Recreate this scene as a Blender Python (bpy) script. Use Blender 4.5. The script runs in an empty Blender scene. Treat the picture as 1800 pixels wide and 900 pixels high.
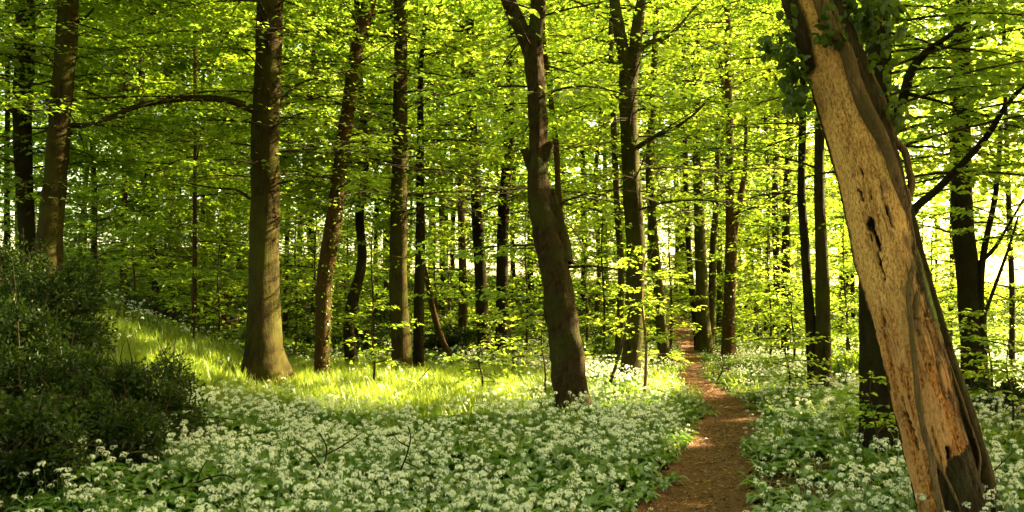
import bpy, math, random
import numpy as np
from mathutils import Vector
R = math.radians
C = bpy.context.scene.collection
scene = bpy.context.scene

# ------------------------------------------------------------------ camera
F = 1498.0                      # focal length in photo pixels (1800 wide)
PITCH = math.atan(70 / F)
CAMZ = 1.6
cam_d = bpy.data.cameras.new('camera'); cam = bpy.data.objects.new('camera', cam_d); C.objects.link(cam)
cam.location = (0, 0, CAMZ); cam.rotation_euler = (R(90) + PITCH, 0, 0)
cam_d.sensor_width = 36; cam_d.lens = 36 * F / 1800; cam_d.clip_end = 2000; cam_d.clip_start = 0.05
scene.camera = cam

# ------------------------------------------------------------------ light
SUN_AZ, SUN_EL = 68.0, 29.0     # azimuth to the right of the view direction
world = bpy.data.worlds.new('World'); scene.world = world; world.use_nodes = True
wn = world.node_tree.nodes; wl = world.node_tree.links
bg = wn['Background']; sky = wn.new('ShaderNodeTexSky'); sky.sky_type = 'NISHITA'; sky.sun_disc = False
sky.sun_elevation = R(SUN_EL); sky.sun_rotation = R(SUN_AZ); sky.air_density = 1.0; sky.dust_density = 3.0; sky.ozone_density = 0.6
wb = wn.new('ShaderNodeMix'); wb.data_type = 'RGBA'; wb.blend_type = 'MULTIPLY'; wb.inputs[0].default_value = 1; wb.inputs[7].default_value = (1.0, .89, .52, 1)
wl.new(sky.outputs[0], wb.inputs[6]); wl.new(wb.outputs[2], bg.inputs[0]); bg.inputs[1].default_value = 0.08
sd = bpy.data.lights.new('sun', 'SUN'); sun = bpy.data.objects.new('sun', sd); C.objects.link(sun)
sd.energy = 5.0; sd.angle = R(0.6); sd.color = (1.0, 0.84, 0.46)
SD = np.array([math.sin(R(SUN_AZ)) * math.cos(R(SUN_EL)), math.cos(R(SUN_AZ)) * math.cos(R(SUN_EL)), math.sin(R(SUN_EL))])
sun.rotation_euler = Vector(SD).to_track_quat('Z', 'Y').to_euler(); sun.location = (30, 20, 30)
vs = scene.view_settings; vs.view_transform = 'Standard'; vs.look = 'None'; vs.gamma = 1; vs.exposure = 3.85
cy = scene.cycles
cy.max_bounces = 5; cy.diffuse_bounces = 2; cy.glossy_bounces = 2; cy.transmission_bounces = 3; cy.transparent_max_bounces = 4
cy.use_denoising = True; cy.use_adaptive_sampling = True; cy.adaptive_threshold = 0.01
cy.caustics_reflective = False; cy.caustics_refractive = False; cy.sample_clamp_indirect = 6

# ------------------------------------------------------------------ terrain
def sm(a, b, x):
    t = np.clip((x - a) / (b - a), 0, 1); return t * t * (3 - 2 * t)
def ground_z(X, Y):
    X = np.asarray(X, float); Y = np.asarray(Y, float)
    bank = 0.42 * np.maximum(0, -X - 4.2)                      # bank rising to the left
    bank = np.minimum(bank, 1.6 + 0.06 * np.maximum(0, -X - 4.2)) * sm(9, 13, Y) * (1 - 0.85 * sm(15.5, 21, Y))
    back = 0.16 * np.maximum(0, -X - 3) * (1 - sm(9, 13, Y)) * sm(3, 8, Y)
    hill = 2.35 * sm(22, 52, Y) * (1 - 0.25 * sm(0, 12, X)) + 1.2 * sm(18, 45, Y) * sm(-6, -16, X)
    hill = hill * (1 - sm(60, 120, Y)) 
    right = -0.35 * sm(5, 9, X) * sm(10, 16, Y) * (1 - sm(30, 60, Y))
    n = 0.04 * np.sin(X * 1.3 + 0.7 * Y) + 0.03 * np.sin(2.3 * Y - 1.1 * X + 1) + 0.02 * np.sin(4.1 * X + 3.3 * Y)
    n = n * sm(1.0, 3.0, np.abs(X - 1.6) + np.maximum(0, Y - 18) * .1)
    return bank + back + hill + right + n
def ray(px, py):
    cx, cyy = (px - 900) / F, (450 - py) / F
    d = np.array([cx, math.cos(PITCH) - cyy * math.sin(PITCH), math.sin(PITCH) + cyy * math.cos(PITCH)])
    return d / d[1]
def at(px, py, Y):
    d = ray(px, py); return np.array([d[0] * Y, Y, CAMZ + d[2] * Y])
def hit(px, py):
    d = ray(px, py); Y = 3.0
    while Y < 90:
        p = d * Y
        if CAMZ + p[2] <= float(ground_z(p[0], Y)): break
        Y += 0.03
    return np.array([p[0], Y, float(ground_z(p[0], Y))])
def to_px(P):                    # world -> photo pixels, for masks of where plants grow
    P = np.asarray(P, float); x, y, z = P[..., 0], P[..., 1], P[..., 2] - CAMZ
    dep = y * math.cos(PITCH) + z * math.sin(PITCH); up = -y * math.sin(PITCH) + z * math.cos(PITCH)
    dep = np.maximum(dep, 0.01)
    return 900 + F * x / dep, 450 - F * up / dep

# ------------------------------------------------------------------ mesh helpers
def link(o, parent=None):
    C.objects.link(o)
    if parent: o.parent = parent
    return o
def make_mesh(name, V, polys, mats, midx=None, smooth=False, attrs=None):
    """polys: list of int arrays (n,k); midx: list of material index per poly array"""
    me = bpy.data.meshes.new(name)
    V = np.asarray(V, np.float32)
    loops = np.concatenate([p.ravel() for p in polys]).astype(np.int32)
    sizes = np.concatenate([np.full(len(p), p.shape[1]) for p in polys]).astype(np.int32)
    starts = np.concatenate([[0], np.cumsum(sizes)[:-1]]).astype(np.int32)
    me.vertices.add(len(V)); me.vertices.foreach_set('co', V.ravel())
    me.loops.add(len(loops)); me.loops.foreach_set('vertex_index', loops)
    me.polygons.add(len(sizes)); me.polygons.foreach_set('loop_start', starts)
    try: me.polygons.foreach_set('loop_total', sizes)
    except Exception: pass
    for m in mats: me.materials.append(m)
    if midx is not None:
        me.polygons.foreach_set('material_index', np.concatenate([np.full(len(p), m) for p, m in zip(polys, midx)]).astype(np.int32))
    sm_ = np.zeros(len(sizes), bool)
    if smooth is True: sm_[:] = True
    elif smooth is not False: sm_ = np.concatenate([np.full(len(p), s) for p, s in zip(polys, smooth)])
    me.polygons.foreach_set('use_smooth', sm_)
    for k, a in (attrs or {}).items():
        at_ = me.attributes.new(k, 'FLOAT', 'POINT'); at_.data.foreach_set('value', np.asarray(a, np.float32))
    me.update(calc_edges=True)
    return me
def tag(o, label=None, cat=None, group=None, kind=None):
    if label: o['label'] = label
    if cat: o['category'] = cat
    if group: o['group'] = group
    if kind: o['kind'] = kind
    return o
def empty(name, loc, label, cat, group=None):
    o = bpy.data.objects.new(name, None); o.location = loc; o.empty_display_size = .2
    C.objects.link(o); return tag(o, label, cat, group)
def child(name, me, root, mesh_world=True):
    o = bpy.data.objects.new(name, me); C.objects.link(o); o.parent = root
    return o
def shift(V, root):              # world coords -> the root's local coords
    return V - np.array(root.location, dtype=float)[None, :]

class Bag:                       # collects verts / polys
    def __init__(s): s.V = []; s.P = []; s.M = []; s.S = []; s.A = []; s.n = 0
    def add(s, V, P, m=0, smooth=False, tone=None):
        s.V.append(V); s.P.append(P + s.n); s.M.append(m); s.S.append(smooth)
        s.A.append(np.full(len(V), .5) if tone is None else tone); s.n += len(V)
    def mesh(s, name, mats, root=None):
        V = np.concatenate(s.V)
        if root is not None: V = shift(V, root)
        return make_mesh(name, V, s.P, mats, s.M, s.S, {'tone': np.concatenate(s.A)})

def catmull(P, n):
    P = np.asarray(P, float)
    if len(P) == 2: P = np.array([P[0], (P[0] + P[1]) / 2, P[1]])
    Q = np.vstack([2 * P[0] - P[1], P, 2 * P[-1] - P[-2]])
    t = np.linspace(0, len(P) - 1 - 1e-6, n); i = t.astype(int); f = (t - i)[:, None]
    a, b, c, d = Q[i], Q[i + 1], Q[i + 2], Q[i + 3]
    return .5 * (2 * b + (c - a) * f + (2 * a - 5 * b + 4 * c - d) * f ** 2 + (3 * b - a - 3 * c + d) * f ** 3)
def tube(P, Rr, seg=10, knobs=0.0, seed=0, flare=None):
    """P (n,3), Rr (n,) -> verts, quads"""
    P = np.asarray(P, float); n = len(P); Rr = np.asarray(Rr, float)
    T = np.gradient(P, axis=0); T /= np.linalg.norm(T, axis=1)[:, None] + 1e-9
    ref = np.array([0, -1.0, 0]) if abs(T[n // 2][1]) < .8 else np.array([0, 0, 1.0])
    A = np.cross(T, ref); A /= np.linalg.norm(A, axis=1)[:, None] + 1e-9
    B = np.cross(A, T)
    th = np.linspace(0, 2 * np.pi, seg, endpoint=False)[None, :]
    rr = Rr[:, None] * np.ones((1, seg))
    L = np.concatenate([[0], np.cumsum(np.linalg.norm(np.diff(P, axis=0), axis=1))])[:, None]
    if knobs:
        q = np.random.RandomState(seed).rand(8) * 6.28
        rm = max(Rr.mean(), .02)
        w = (np.sin(2 * th + q[0] + L * .7) + .7 * np.sin(3 * th + q[1] - L * 1.1) + .5 * np.sin(5 * th + q[2] + L * 2.3)
             + .6 * np.sin(L * 3.1 + q[3] + th) + .45 * np.sin(L * 7.3 + q[4] + 2 * th) + .35 * np.sin(L * 13 + q[5] - 3 * th) + .25 * np.sin(L * 23 + q[6] + 6 * th))
        rr = rr * (1 + knobs * .28 * w)
    if flare is not None:
        amt, h, q = flare
        lob = .55 + .45 * np.sin(5 * th + q) + .25 * np.sin(3 * th + q * 2)
        rr = rr * (1 + amt * np.exp(-L / h) * (.55 + np.maximum(lob, 0)))
    V = P[:, None, :] + rr[..., None] * (np.cos(th)[..., None] * A[:, None, :] + np.sin(th)[..., None] * B[:, None, :])
    i = np.arange(n - 1)[:, None] * seg; j = np.arange(seg)[None, :]; j2 = (j + 1) % seg
    Q = np.stack([i + j, i + j2, i + seg + j2, i + seg + j], -1).reshape(-1, 4)
    return V.reshape(-1, 3), Q
def prisms(S, E, r0, r1):
    """many thin three-sided twigs at once"""
    S = np.asarray(S); E = np.asarray(E); n = len(S)
    d = E - S; d /= np.linalg.norm(d, axis=1)[:, None] + 1e-9
    a = np.cross(d, [0.13, .2, 1.0]); a /= np.linalg.norm(a, axis=1)[:, None] + 1e-9; b = np.cross(d, a)
    V = np.zeros((n, 6, 3))
    for k in range(3):
        c, s = math.cos(k * 2.094), math.sin(k * 2.094)
        V[:, k] = S + (c * a + s * b) * np.reshape(r0, (-1, 1)); V[:, 3 + k] = E + (c * a + s * b) * np.reshape(r1, (-1, 1))
    base = np.arange(n)[:, None] * 6
    Q = np.concatenate([base + np.array([k, (k + 1) % 3, 3 + (k + 1) % 3, 3 + k]) for k in range(3)])
    return V.reshape(-1, 3), Q
def leaves(Cn, D, N, size, aspect=.62, oval=False, fold=.18):
    """leaf blades: base at Cn, pointing along D with normal N"""
    n = len(Cn); D = D / (np.linalg.norm(D, axis=1)[:, None] + 1e-9)
    S = np.cross(D, N); S /= np.linalg.norm(S, axis=1)[:, None] + 1e-9; U = np.cross(S, D)
    L = np.reshape(size, (-1, 1)) * np.ones((n, 1)); W = L * aspect * .5
    if not oval:
        V = np.stack([Cn, Cn + D * L * .45 + S * W + U * W * fold * 2, Cn + D * L, Cn + D * L * .45 - S * W + U * W * fold * 2], 1)
        b = np.arange(n)[:, None] * 4
        P = np.concatenate([b + np.array([0, 1, 2]), b + np.array([0, 2, 3])])
    else:
        up = U * W * fold * 2
        V = np.stack([Cn, Cn + D * L * .28 + S * W * .85 + up, Cn + D * L * .66 + S * W * .8 + up * .8 - U * L * .03, Cn + D * L - U * L * .1,
                      Cn + D * L * .66 - S * W * .8 + up * .8 - U * L * .03, Cn + D * L * .28 - S * W * .85 + up], 1)
        b = np.arange(n)[:, None] * 6
        P = np.concatenate([b + np.array([0, 1, 2, 3]), b + np.array([0, 3, 4, 5])])
    return V.reshape(-1, 3), P

# ------------------------------------------------------------------ materials
def mat(name):
    m = bpy.data.materials.new(name); m.use_nodes = True; nt = m.node_tree
    for n in list(nt.nodes): nt.nodes.remove(n)
    out = nt.nodes.new('ShaderNodeOutputMaterial'); return m, nt, out
def ramp(nt, fac, stops):
    r = nt.nodes.new('ShaderNodeValToRGB'); e = r.color_ramp.elements
    while len(e) < len(stops): e.new(.5)
    for q, (p, c) in zip(e, stops): q.position = p; q.color = (*c, 1)
    nt.links.new(fac, r.inputs[0]); return r.outputs[0]
def noise(nt, vec, scale, detail=4, rough=.6, dist=0):
    n = nt.nodes.new('ShaderNodeTexNoise'); n.inputs['Scale'].default_value = scale; n.inputs['Detail'].default_value = detail
    n.inputs['Roughness'].default_value = rough; n.inputs['Distortion'].default_value = dist
    if vec is not None: nt.links.new(vec, n.inputs['Vector'])
    return n.outputs['Fac']
def mapped(nt, scale=(1, 1, 1), kind='Object'):
    tc = nt.nodes.new('ShaderNodeTexCoord'); mp = nt.nodes.new('ShaderNodeMapping'); mp.inputs['Scale'].default_value = scale
    nt.links.new(tc.outputs[kind], mp.inputs[0]); return mp.outputs[0]
def mixc(nt, fac, a, b, mode='MIX'):
    m = nt.nodes.new('ShaderNodeMix'); m.data_type = 'RGBA'; m.blend_type = mode
    for s, v in ((m.inputs[0], fac), (m.inputs[6], a), (m.inputs[7], b)):
        if isinstance(v, (int, float)): s.default_value = v
        elif isinstance(v, tuple): s.default_value = (*v, 1)
        else: nt.links.new(v, s)
    return m.outputs[2]
def math_(nt, op, a, b=0.0):
    m = nt.nodes.new('ShaderNodeMath'); m.operation = op
    for s, v in ((m.inputs[0], a), (m.inputs[1], b)):
        if isinstance(v, (int, float)): s.default_value = v
        else: nt.links.new(v, s)
    return m.outputs[0]
def attr(nt, name):
    a = nt.nodes.new('ShaderNodeAttribute'); a.attribute_name = name; return a.outputs['Fac']
def bsdf(nt, out, color, rough=.8, spec=.3, bump=None, bstr=.5, bdist=.01):
    b = nt.nodes.new('ShaderNodeBsdfPrincipled'); b.inputs['Roughness'].default_value = rough
    b.inputs['Specular IOR Level'].default_value = spec
    if isinstance(color, tuple): b.inputs['Base Color'].default_value = (*color, 1)
    else: nt.links.new(color, b.inputs['Base Color'])
    if bump is not None:
        bp = nt.nodes.new('ShaderNodeBump'); bp.inputs['Strength'].default_value = bstr; bp.inputs['Distance'].default_value = bdist
        nt.links.new(bump, bp.inputs['Height']); nt.links.new(bp.outputs[0], b.inputs['Normal'])
    nt.links.new(b.outputs[0], out.inputs[0]); return b
def leaf_mat(name, dif, tra, gloss=.06, rough=.35, tmix=.5):
    """dif / tra: (darker, lighter) pairs of the leaf colour, chosen leaf by leaf"""
    m, nt, out = mat(name); t = attr(nt, 'tone')
    cd = ramp(nt, t, [(0, dif[0]), (1, dif[1])]); ct = ramp(nt, t, [(0, tra[0]), (1, tra[1])])
    d = nt.nodes.new('ShaderNodeBsdfDiffuse'); tr = nt.nodes.new('ShaderNodeBsdfTranslucent'); g = nt.nodes.new('ShaderNodeBsdfGlossy')
    g.inputs['Roughness'].default_value = rough; g.inputs[0].default_value = (.9, .95, .8, 1)
    nt.links.new(cd, d.inputs[0]); nt.links.new(ct, tr.inputs[0])
    m1 = nt.nodes.new('ShaderNodeMixShader'); m1.inputs[0].default_value = tmix
    nt.links.new(d.outputs[0], m1.inputs[1]); nt.links.new(tr.outputs[0], m1.inputs[2])
    m2 = nt.nodes.new('ShaderNodeMixShader'); m2.inputs[0].default_value = gloss
    nt.links.new(m1.outputs[0], m2.inputs[1]); nt.links.new(g.outputs[0], m2.inputs[2]); nt.links.new(m2.outputs[0], out.inputs[0])
    return m
M = {}
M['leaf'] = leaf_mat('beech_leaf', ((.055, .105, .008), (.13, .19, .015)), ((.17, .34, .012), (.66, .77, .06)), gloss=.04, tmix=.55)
M['leaf_mid'] = leaf_mat('shade_toned_leaf', ((.04, .085, .01), (.085, .14, .016)), ((.2, .34, .010), (.42, .54, .02)), gloss=.05)  # beech leaf copy darkened, left side's shade put into the colour
M['leaf_dark'] = leaf_mat('shade_dark_leaf', ((.005, .012, .002), (.022, .042, .006)), ((.015, .035, .003), (.09, .14, .008)), gloss=.018, rough=.4, tmix=.4)  # near-black green, the shade over the left bushes put into the colour
M['ivy'] = leaf_mat('ivy_leaf', ((.018, .034, .005), (.05, .08, .01)), ((.07, .13, .006), (.2, .28, .014)), gloss=.025, rough=.35, tmix=.4)
M['garlic'] = leaf_mat('wild_garlic_leaf', ((.045, .10, .014), (.10, .18, .025)), ((.14, .28, .012), (.3, .44, .02)), gloss=.09, rough=.35, tmix=.4)
M['petal'] = leaf_mat('garlic_petal', ((.72, .74, .62), (.82, .83, .72)), ((.7, .74, .55), (.8, .82, .65)), gloss=.02, tmix=.35)
M['grass'] = leaf_mat('grass_blade', ((.07, .14, .016), (.20, .23, .03)), ((.20, .36, .015), (.50, .56, .04)), gloss=.05, tmix=.5)
M['litter'] = leaf_mat('dry_leaf', ((.09, .045, .02), (.3, .16, .07)), ((.1, .05, .02), (.3, .15, .05)), gloss=.03, tmix=.2)

def bark(name, c0, c1, moss, moss_amt=.5, vs=.22, bd=.022, scale=14):
    m, nt, out = mat(name)
    v = mapped(nt, (1, 1, vs)); n1 = noise(nt, v, scale, 6, .65, .6); n2 = noise(nt, mapped(nt), 2.2, 4, .6); n3 = noise(nt, mapped(nt), 45, 3, .7)
    col = ramp(nt, n1, [(.3, c0), (.7, c1)])
    mf = ramp(nt, n2, [(.52 - .25 * moss_amt, (0, 0, 0)), (.62, (1, 1, 1))])
    col = mixc(nt, mf, col, moss)
    sp = ramp(nt, noise(nt, mapped(nt, (1, 1, .6)), 7, 7, .75, .8), [(.56, (0, 0, 0)), (.64, (1, 1, 1))])
    col = mixc(nt, math_(nt, 'MULTIPLY', sp, .45), col, (c1[0] * 1.6, c1[1] * 1.55, c1[2] * 1.4))
    h = math_(nt, 'ADD', math_(nt, 'ADD', n1, math_(nt, 'MULTIPLY', sp, .35)), math_(nt, 'MULTIPLY', n3, .5))
    bsdf(nt, out, col, .9, .04, h, 1.0, bd); return m
M['bark'] = bark('beech_bark', (.010, .007, .003), (.048, .033, .011), (.040, .037, .007), .4)
M['bark_warm'] = bark('brown_bark', (.024, .012, .005), (.078, .040, .016), (.045, .035, .009), .25)
M['bark_moss'] = bark('mossy_bark', (.014, .010, .004), (.045, .034, .012), (.045, .045, .008), .6)
M['bark_dark'] = bark('dark_bark', (.008, .006, .003), (.026, .017, .008), (.02, .019, .005), .3)
M['bark_rough'] = bark('rough_bark', (.010, .006, .003), (.055, .034, .014), (.035, .034, .009), .2, .45, .035, 18)
M['twig'] = bark('twig_bark', (.015, .011, .007), (.045, .03, .018), (.05, .045, .02), .2, 1, .002, 30)
M['vine'] = bark('ivy_stem_bark', (.035, .02, .009), (.27, .165, .085), (.12, .08, .035), .1, .10, .02, 60)

# ground
m, nt, out = mat('woodland_soil')
v = mapped(nt); a = noise(nt, v, 3, 8, .7); b = noise(nt, v, 38, 6, .75); c = noise(nt, v, .35, 3, .5)
vo = nt.nodes.new('ShaderNodeTexVoronoi'); vo.inputs['Scale'].default_value = 26; nt.links.new(v, vo.inputs[0])
col = ramp(nt, b, [(.3, (.022, .014, .008)), (.55, (.07, .042, .02)), (.8, (.14, .085, .04))])
col = mixc(nt, math_(nt, 'MULTIPLY', vo.outputs['Distance'], .5), col, (.11, .06, .025))
col = mixc(nt, ramp(nt, a, [(.45, (0, 0, 0)), (.62, (.8, .8, .8))]), col, (.04, .062, .014))
tcg = nt.nodes.new('ShaderNodeTexCoord'); ln = nt.nodes.new('ShaderNodeVectorMath'); ln.operation = 'LENGTH'; nt.links.new(tcg.outputs['Object'], ln.inputs[0])
fld = nt.nodes.new('ShaderNodeMapRange'); fld.inputs[1].default_value = 48; fld.inputs[2].default_value = 70; nt.links.new(ln.outputs['Value'], fld.inputs[0])   # open meadow beyond the wood
col = mixc(nt, fld.outputs[0], col, mixc(nt, noise(nt, v, .06, 5, .7), (.020, .045, .006), (.055, .085, .012)))
bsdf(nt, out, col, .95, .03, math_(nt, 'ADD', b, vo.outputs['Distance']), .8, .03); M['soil'] = m
m, nt, out = mat('path_earth')
v = mapped(nt); a = noise(nt, v, 2.2, 5, .6); b = noise(nt, v, 60, 6, .75)
vo = nt.nodes.new('ShaderNodeTexVoronoi'); vo.inputs['Scale'].default_value = 42; nt.links.new(v, vo.inputs[0])
col = ramp(nt, b, [(.28, (.03, .012, .005)), (.5, (.12, .052, .022)), (.78, (.30, .15, .07))])
col = mixc(nt, ramp(nt, a, [(.35, (0, 0, 0)), (.7, (.7, .7, .7))]), col, (.11, .042, .015))
col = mixc(nt, ramp(nt, vo.outputs['Distance'], [(.0, (.6, .6, .6)), (.22, (0, 0, 0))]), col, (.32, .19, .1))
bsdf(nt, out, col, .9, .15, math_(nt, 'ADD', b, math_(nt, 'MULTIPLY', vo.outputs['Distance'], 1.2)), .9, .02); M['path'] = m

# ------------------------------------------------------------------ ground and path
def axis(lo, hi, step0, grow, far):
    a = list(np.arange(lo, hi, step0)); s = step0; x = a[-1]
    while x < far: s *= grow; x += s; a.append(x)
    s = step0; x = a[0]; pre = []
    while x > -far: s *= grow; x -= s; pre.append(x)
    return np.array(pre[::-1] + a)
gx = axis(-14, 14, .16, 1.12, 500); gy = axis(1, 40, .16, 1.12, 500)
GX, GY = np.meshgrid(gx, gy); rg = np.random.RandomState(5)
# path centre line and width from the photo
PATH = [(1218, 960, 190), (1222, 900, 180), (1240, 850, 145), (1254, 800, 112), (1274, 760, 96), (1288, 730, 82), (1272, 706, 62),
        (1238, 685, 44), (1216, 665, 30), (1222, 648, 24), (1217, 630, 22), (1210, 610, 24), (1204, 594, 32), (1196, 578, 44)]
pc = [hit(px, py) for px, py, w in PATH]; pw = [w * p[1] / F for (px, py, w), p in zip(PATH, pc)]
p0 = pc[0].copy(); pc = [np.array([p0[0] - .5, 2.5, 0]), np.array([p0[0] - .2, 4, 0])] + pc; pw = [.9, .85] + pw
pl = pc[-1]; pc += [pl + np.array([1.5, 12, 0]), pl + np.array([7, 30, 0])]; pw += [.8, .8]
PC = catmull(pc, 260); PW = np.interp(np.linspace(0, 1, 260), np.linspace(0, 1, len(pw)), pw)
def path_dist(X, Y):             # signed distance outside the path's edge
    X = np.asarray(X, float).ravel(); Y = np.asarray(Y, float).ravel(); o = np.full(X.shape, 99.0)
    for k in range(0, len(X), 20000):
        d = np.hypot(X[k:k + 20000, None] - PC[None, :, 0], Y[k:k + 20000, None] - PC[None, :, 1]) - PW[None, :] / 2
        o[k:k + 20000] = d.min(1)
    return o
GZ = ground_z(GX, GY)
V = np.stack([GX, GY, GZ], -1).reshape(-1, 3); pdv = path_dist(V[:, 0], V[:, 1])
V[:, 2] += np.where(pdv < .5, -.05 * (1 - sm(0, .35, pdv)), 0)
ny, nx = GX.shape; i = np.arange(ny - 1)[:, None] * nx; j = np.arange(nx - 1)[None, :]
Q = np.stack([i + j, i + j + 1, i + nx + j + 1, i + nx + j], -1).reshape(-1, 4)
g = link(bpy.data.objects.new('ground', make_mesh('ground', V, [Q], [M['soil']], smooth=True)))
tag(g, 'dark leafy woodland floor rising to a wooded slope behind', 'ground', kind='structure')
# path strip
nrm = np.gradient(PC[:, :2], axis=0); nrm /= np.linalg.norm(nrm, axis=1)[:, None]; nrm = np.stack([nrm[:, 1], -nrm[:, 0]], 1)
cols = np.linspace(-1, 1, 15); rr = np.random.RandomState(2)
wob = 1 + .12 * np.sin(np.arange(260) * .35) + .1 * np.sin(np.arange(260) * .9 + 1)
X = PC[:, None, 0] + nrm[:, None, 0] * cols * (PW[:, None] / 2 + .1) * wob[:, None]
Y = PC[:, None, 1] + nrm[:, None, 1] * cols * (PW[:, None] / 2 + .1) * wob[:, None]
Z = ground_z(X, Y) - .03 + .028 * np.abs(cols)[None] ** 2 + .008 * rr.rand(*X.shape)
V = np.stack([X, Y, Z], -1).reshape(-1, 3); i = np.arange(259)[:, None] * 15; j = np.arange(14)[None, :]
Q = np.stack([i + j, i + j + 1, i + 15 + j + 1, i + 15 + j], -1).reshape(-1, 4)
p = link(bpy.data.objects.new('path', make_mesh('path', V, [Q], [M['path']], smooth=True)))
tag(p, 'narrow reddish brown trodden earth path winding into the wood', 'path', kind='structure')

# ------------------------------------------------------------------ where the sun reaches the ground (gaps in the canopy)
def poly_w(pts): return np.array([hit(*q)[:2] for q in pts])
GAPS = [(poly_w([(150, 585), (300, 612), (440, 655), (560, 662), (800, 672), (960, 680), (960, 738), (800, 742), (560, 725), (420, 700), (250, 650), (130, 620)]), .985),
        (poly_w([(1010, 650), (1110, 636), (1215, 640), (1225, 700), (1180, 725), (1060, 735), (1020, 700)]), .99),
        (poly_w([(1225, 640), (1330, 640), (1360, 690), (1270, 705)]), .8),
        (poly_w([(1690, 600), (1850, 600), (1900, 700), (1760, 690)]), .95),
        (poly_w([(1205, 765), (1310, 755), (1315, 778), (1200, 790)]), .97),
        (poly_w([(1185, 880), (1320, 868), (1325, 880), (1180, 893)]), .8), (poly_w([(560, 770), (760, 762), (780, 775), (560, 785)]), .6), (poly_w([(1330, 720), (1500, 730), (1500, 745), (1330, 735)]), .8)]
def tg(px, py, Y, z0, z1, rad, pr):
    p = hit(px, py) if Y is None else at(px, py, Y); return (p[0], p[1], z0, z1, rad, pr)
TRUNK_GAPS = [tg(466, 682, None, .2, 4.2, .42, .93), tg(566, 672, None, .2, 3.6, .35, .85), tg(1110, 650, 16.4, .3, 6, .35, .8), tg(1015, 726, None, .1, 1.8, .3, .6),
              tg(110, 300, 13.5, 2, 5.5, .3, .6), tg(700, 600, 16.6, .3, 3, .3, .6), tg(620, 450, None if False else 16, 1, 7, 1.2, .35), tg(1240, 500, 20, 1, 6, 2.0, .4),
              tg(1790, 640, 18, -.5, 2, 3.5, .5), tg(640, 450, 21, .5, 5.5, 2.6, .5), tg(800, 450, 22, .5, 5.5, 2.6, .5), tg(960, 450, 22, .5, 6, 2.6, .5), tg(1100, 450, 24, .5, 7, 3, .5), tg(420, 400, 20, 1.5, 5.5, 2.0, .35)]
BARE = [([(1745, 640), (1830, 640)], 60, 21, .75),
        ([(455, 200), (440, 190), (405, 177), (350, 172), (290, 177), (240, 187), (195, 205), (70, 226)], 13, 15.3, .9),
        ([(466, 680), (466, 300), (478, -20)], 34, 15.2, .88), ([(1020, 740), (1000, 620), (982, 500), (945, 330), (946, 230), (938, 80), (948, -20)], 38, 11.9, .85), ([(930, 90), (890, -20)], 20, 11.9, .85),
        ([(1108, 600), (1118, 440), (1104, 140), (1078, -20)], 24, 16.5, .85), ([(1108, 150), (1128, -20)], 20, 16.5, .85), ([(1118, 95), (1165, 68), (1240, 0)], 12, 16.5, .8), ([(1120, 260), (1180, 228), (1250, 170)], 10, 16, .8),
        ([(1575, 205), (1602, 125), (1700, 40)], 16, 9.4, .85), ([(1612, 362), (1675, 305), (1738, 235), (1810, 140)], 15, 9.4, .85), ([(705, 640), (701, 400), (703, 0)], 20, 16.7, .7), ([(566, 660), (580, 430), (602, 260), (648, 0)], 20, 15.6, .75),
        ([(118, -20), (105, 200), (88, 440)], 24, 13.6, .7)]
def inside(P, poly):
    x, y = P[:, 0], P[:, 1]; c = np.zeros(len(P), bool); n = len(poly)
    for k in range(n):
        x0, y0 = poly[k]; x1, y1 = poly[(k + 1) % n]
        cond = ((y0 > y) != (y1 > y)) & (x < (x1 - x0) * (y - y0) / (y1 - y0 + 1e-12) + x0); c ^= cond
    return c
def gap_keep(P, rng):            # False where a leaf would shade a sunlit glade
    t = (P[:, 2] - .2) / SD[2]; L = P - SD[None] * t[:, None]
    keep = np.ones(len(P), bool)
    for poly, pr in GAPS: keep &= ~(inside(L, poly) & (rng.rand(len(P)) < pr))
    px, py = to_px(P)
    for line, hw, ymax, pr in BARE:
        a = np.array(line, float); best = np.full(len(P), 1e9)
        for k in range(len(a) - 1):
            v = a[k + 1] - a[k]; t = np.clip(((px - a[k, 0]) * v[0] + (py - a[k, 1]) * v[1]) / (v @ v), 0, 1)
            best = np.minimum(best, np.hypot(px - a[k, 0] - t * v[0], py - a[k, 1] - t * v[1]))
        keep &= ~((best < hw) & (P[:, 1] < ymax) & (P[:, 1] > 0) & (rng.rand(len(P)) < pr))
    for (x, y, z0, z1, rad, pr) in TRUNK_GAPS:
        h2 = SD[0] ** 2 + SD[1] ** 2; t = ((P[:, 0] - x) * SD[0] + (P[:, 1] - y) * SD[1]) / h2
        q = P - SD[None] * t[:, None]; dd = np.hypot(q[:, 0] - x, q[:, 1] - y)
        keep &= ~((t > .3) & (dd < rad) & (q[:, 2] > z0) & (q[:, 2] < z1) & (rng.rand(len(P)) < pr))
    return keep

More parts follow.
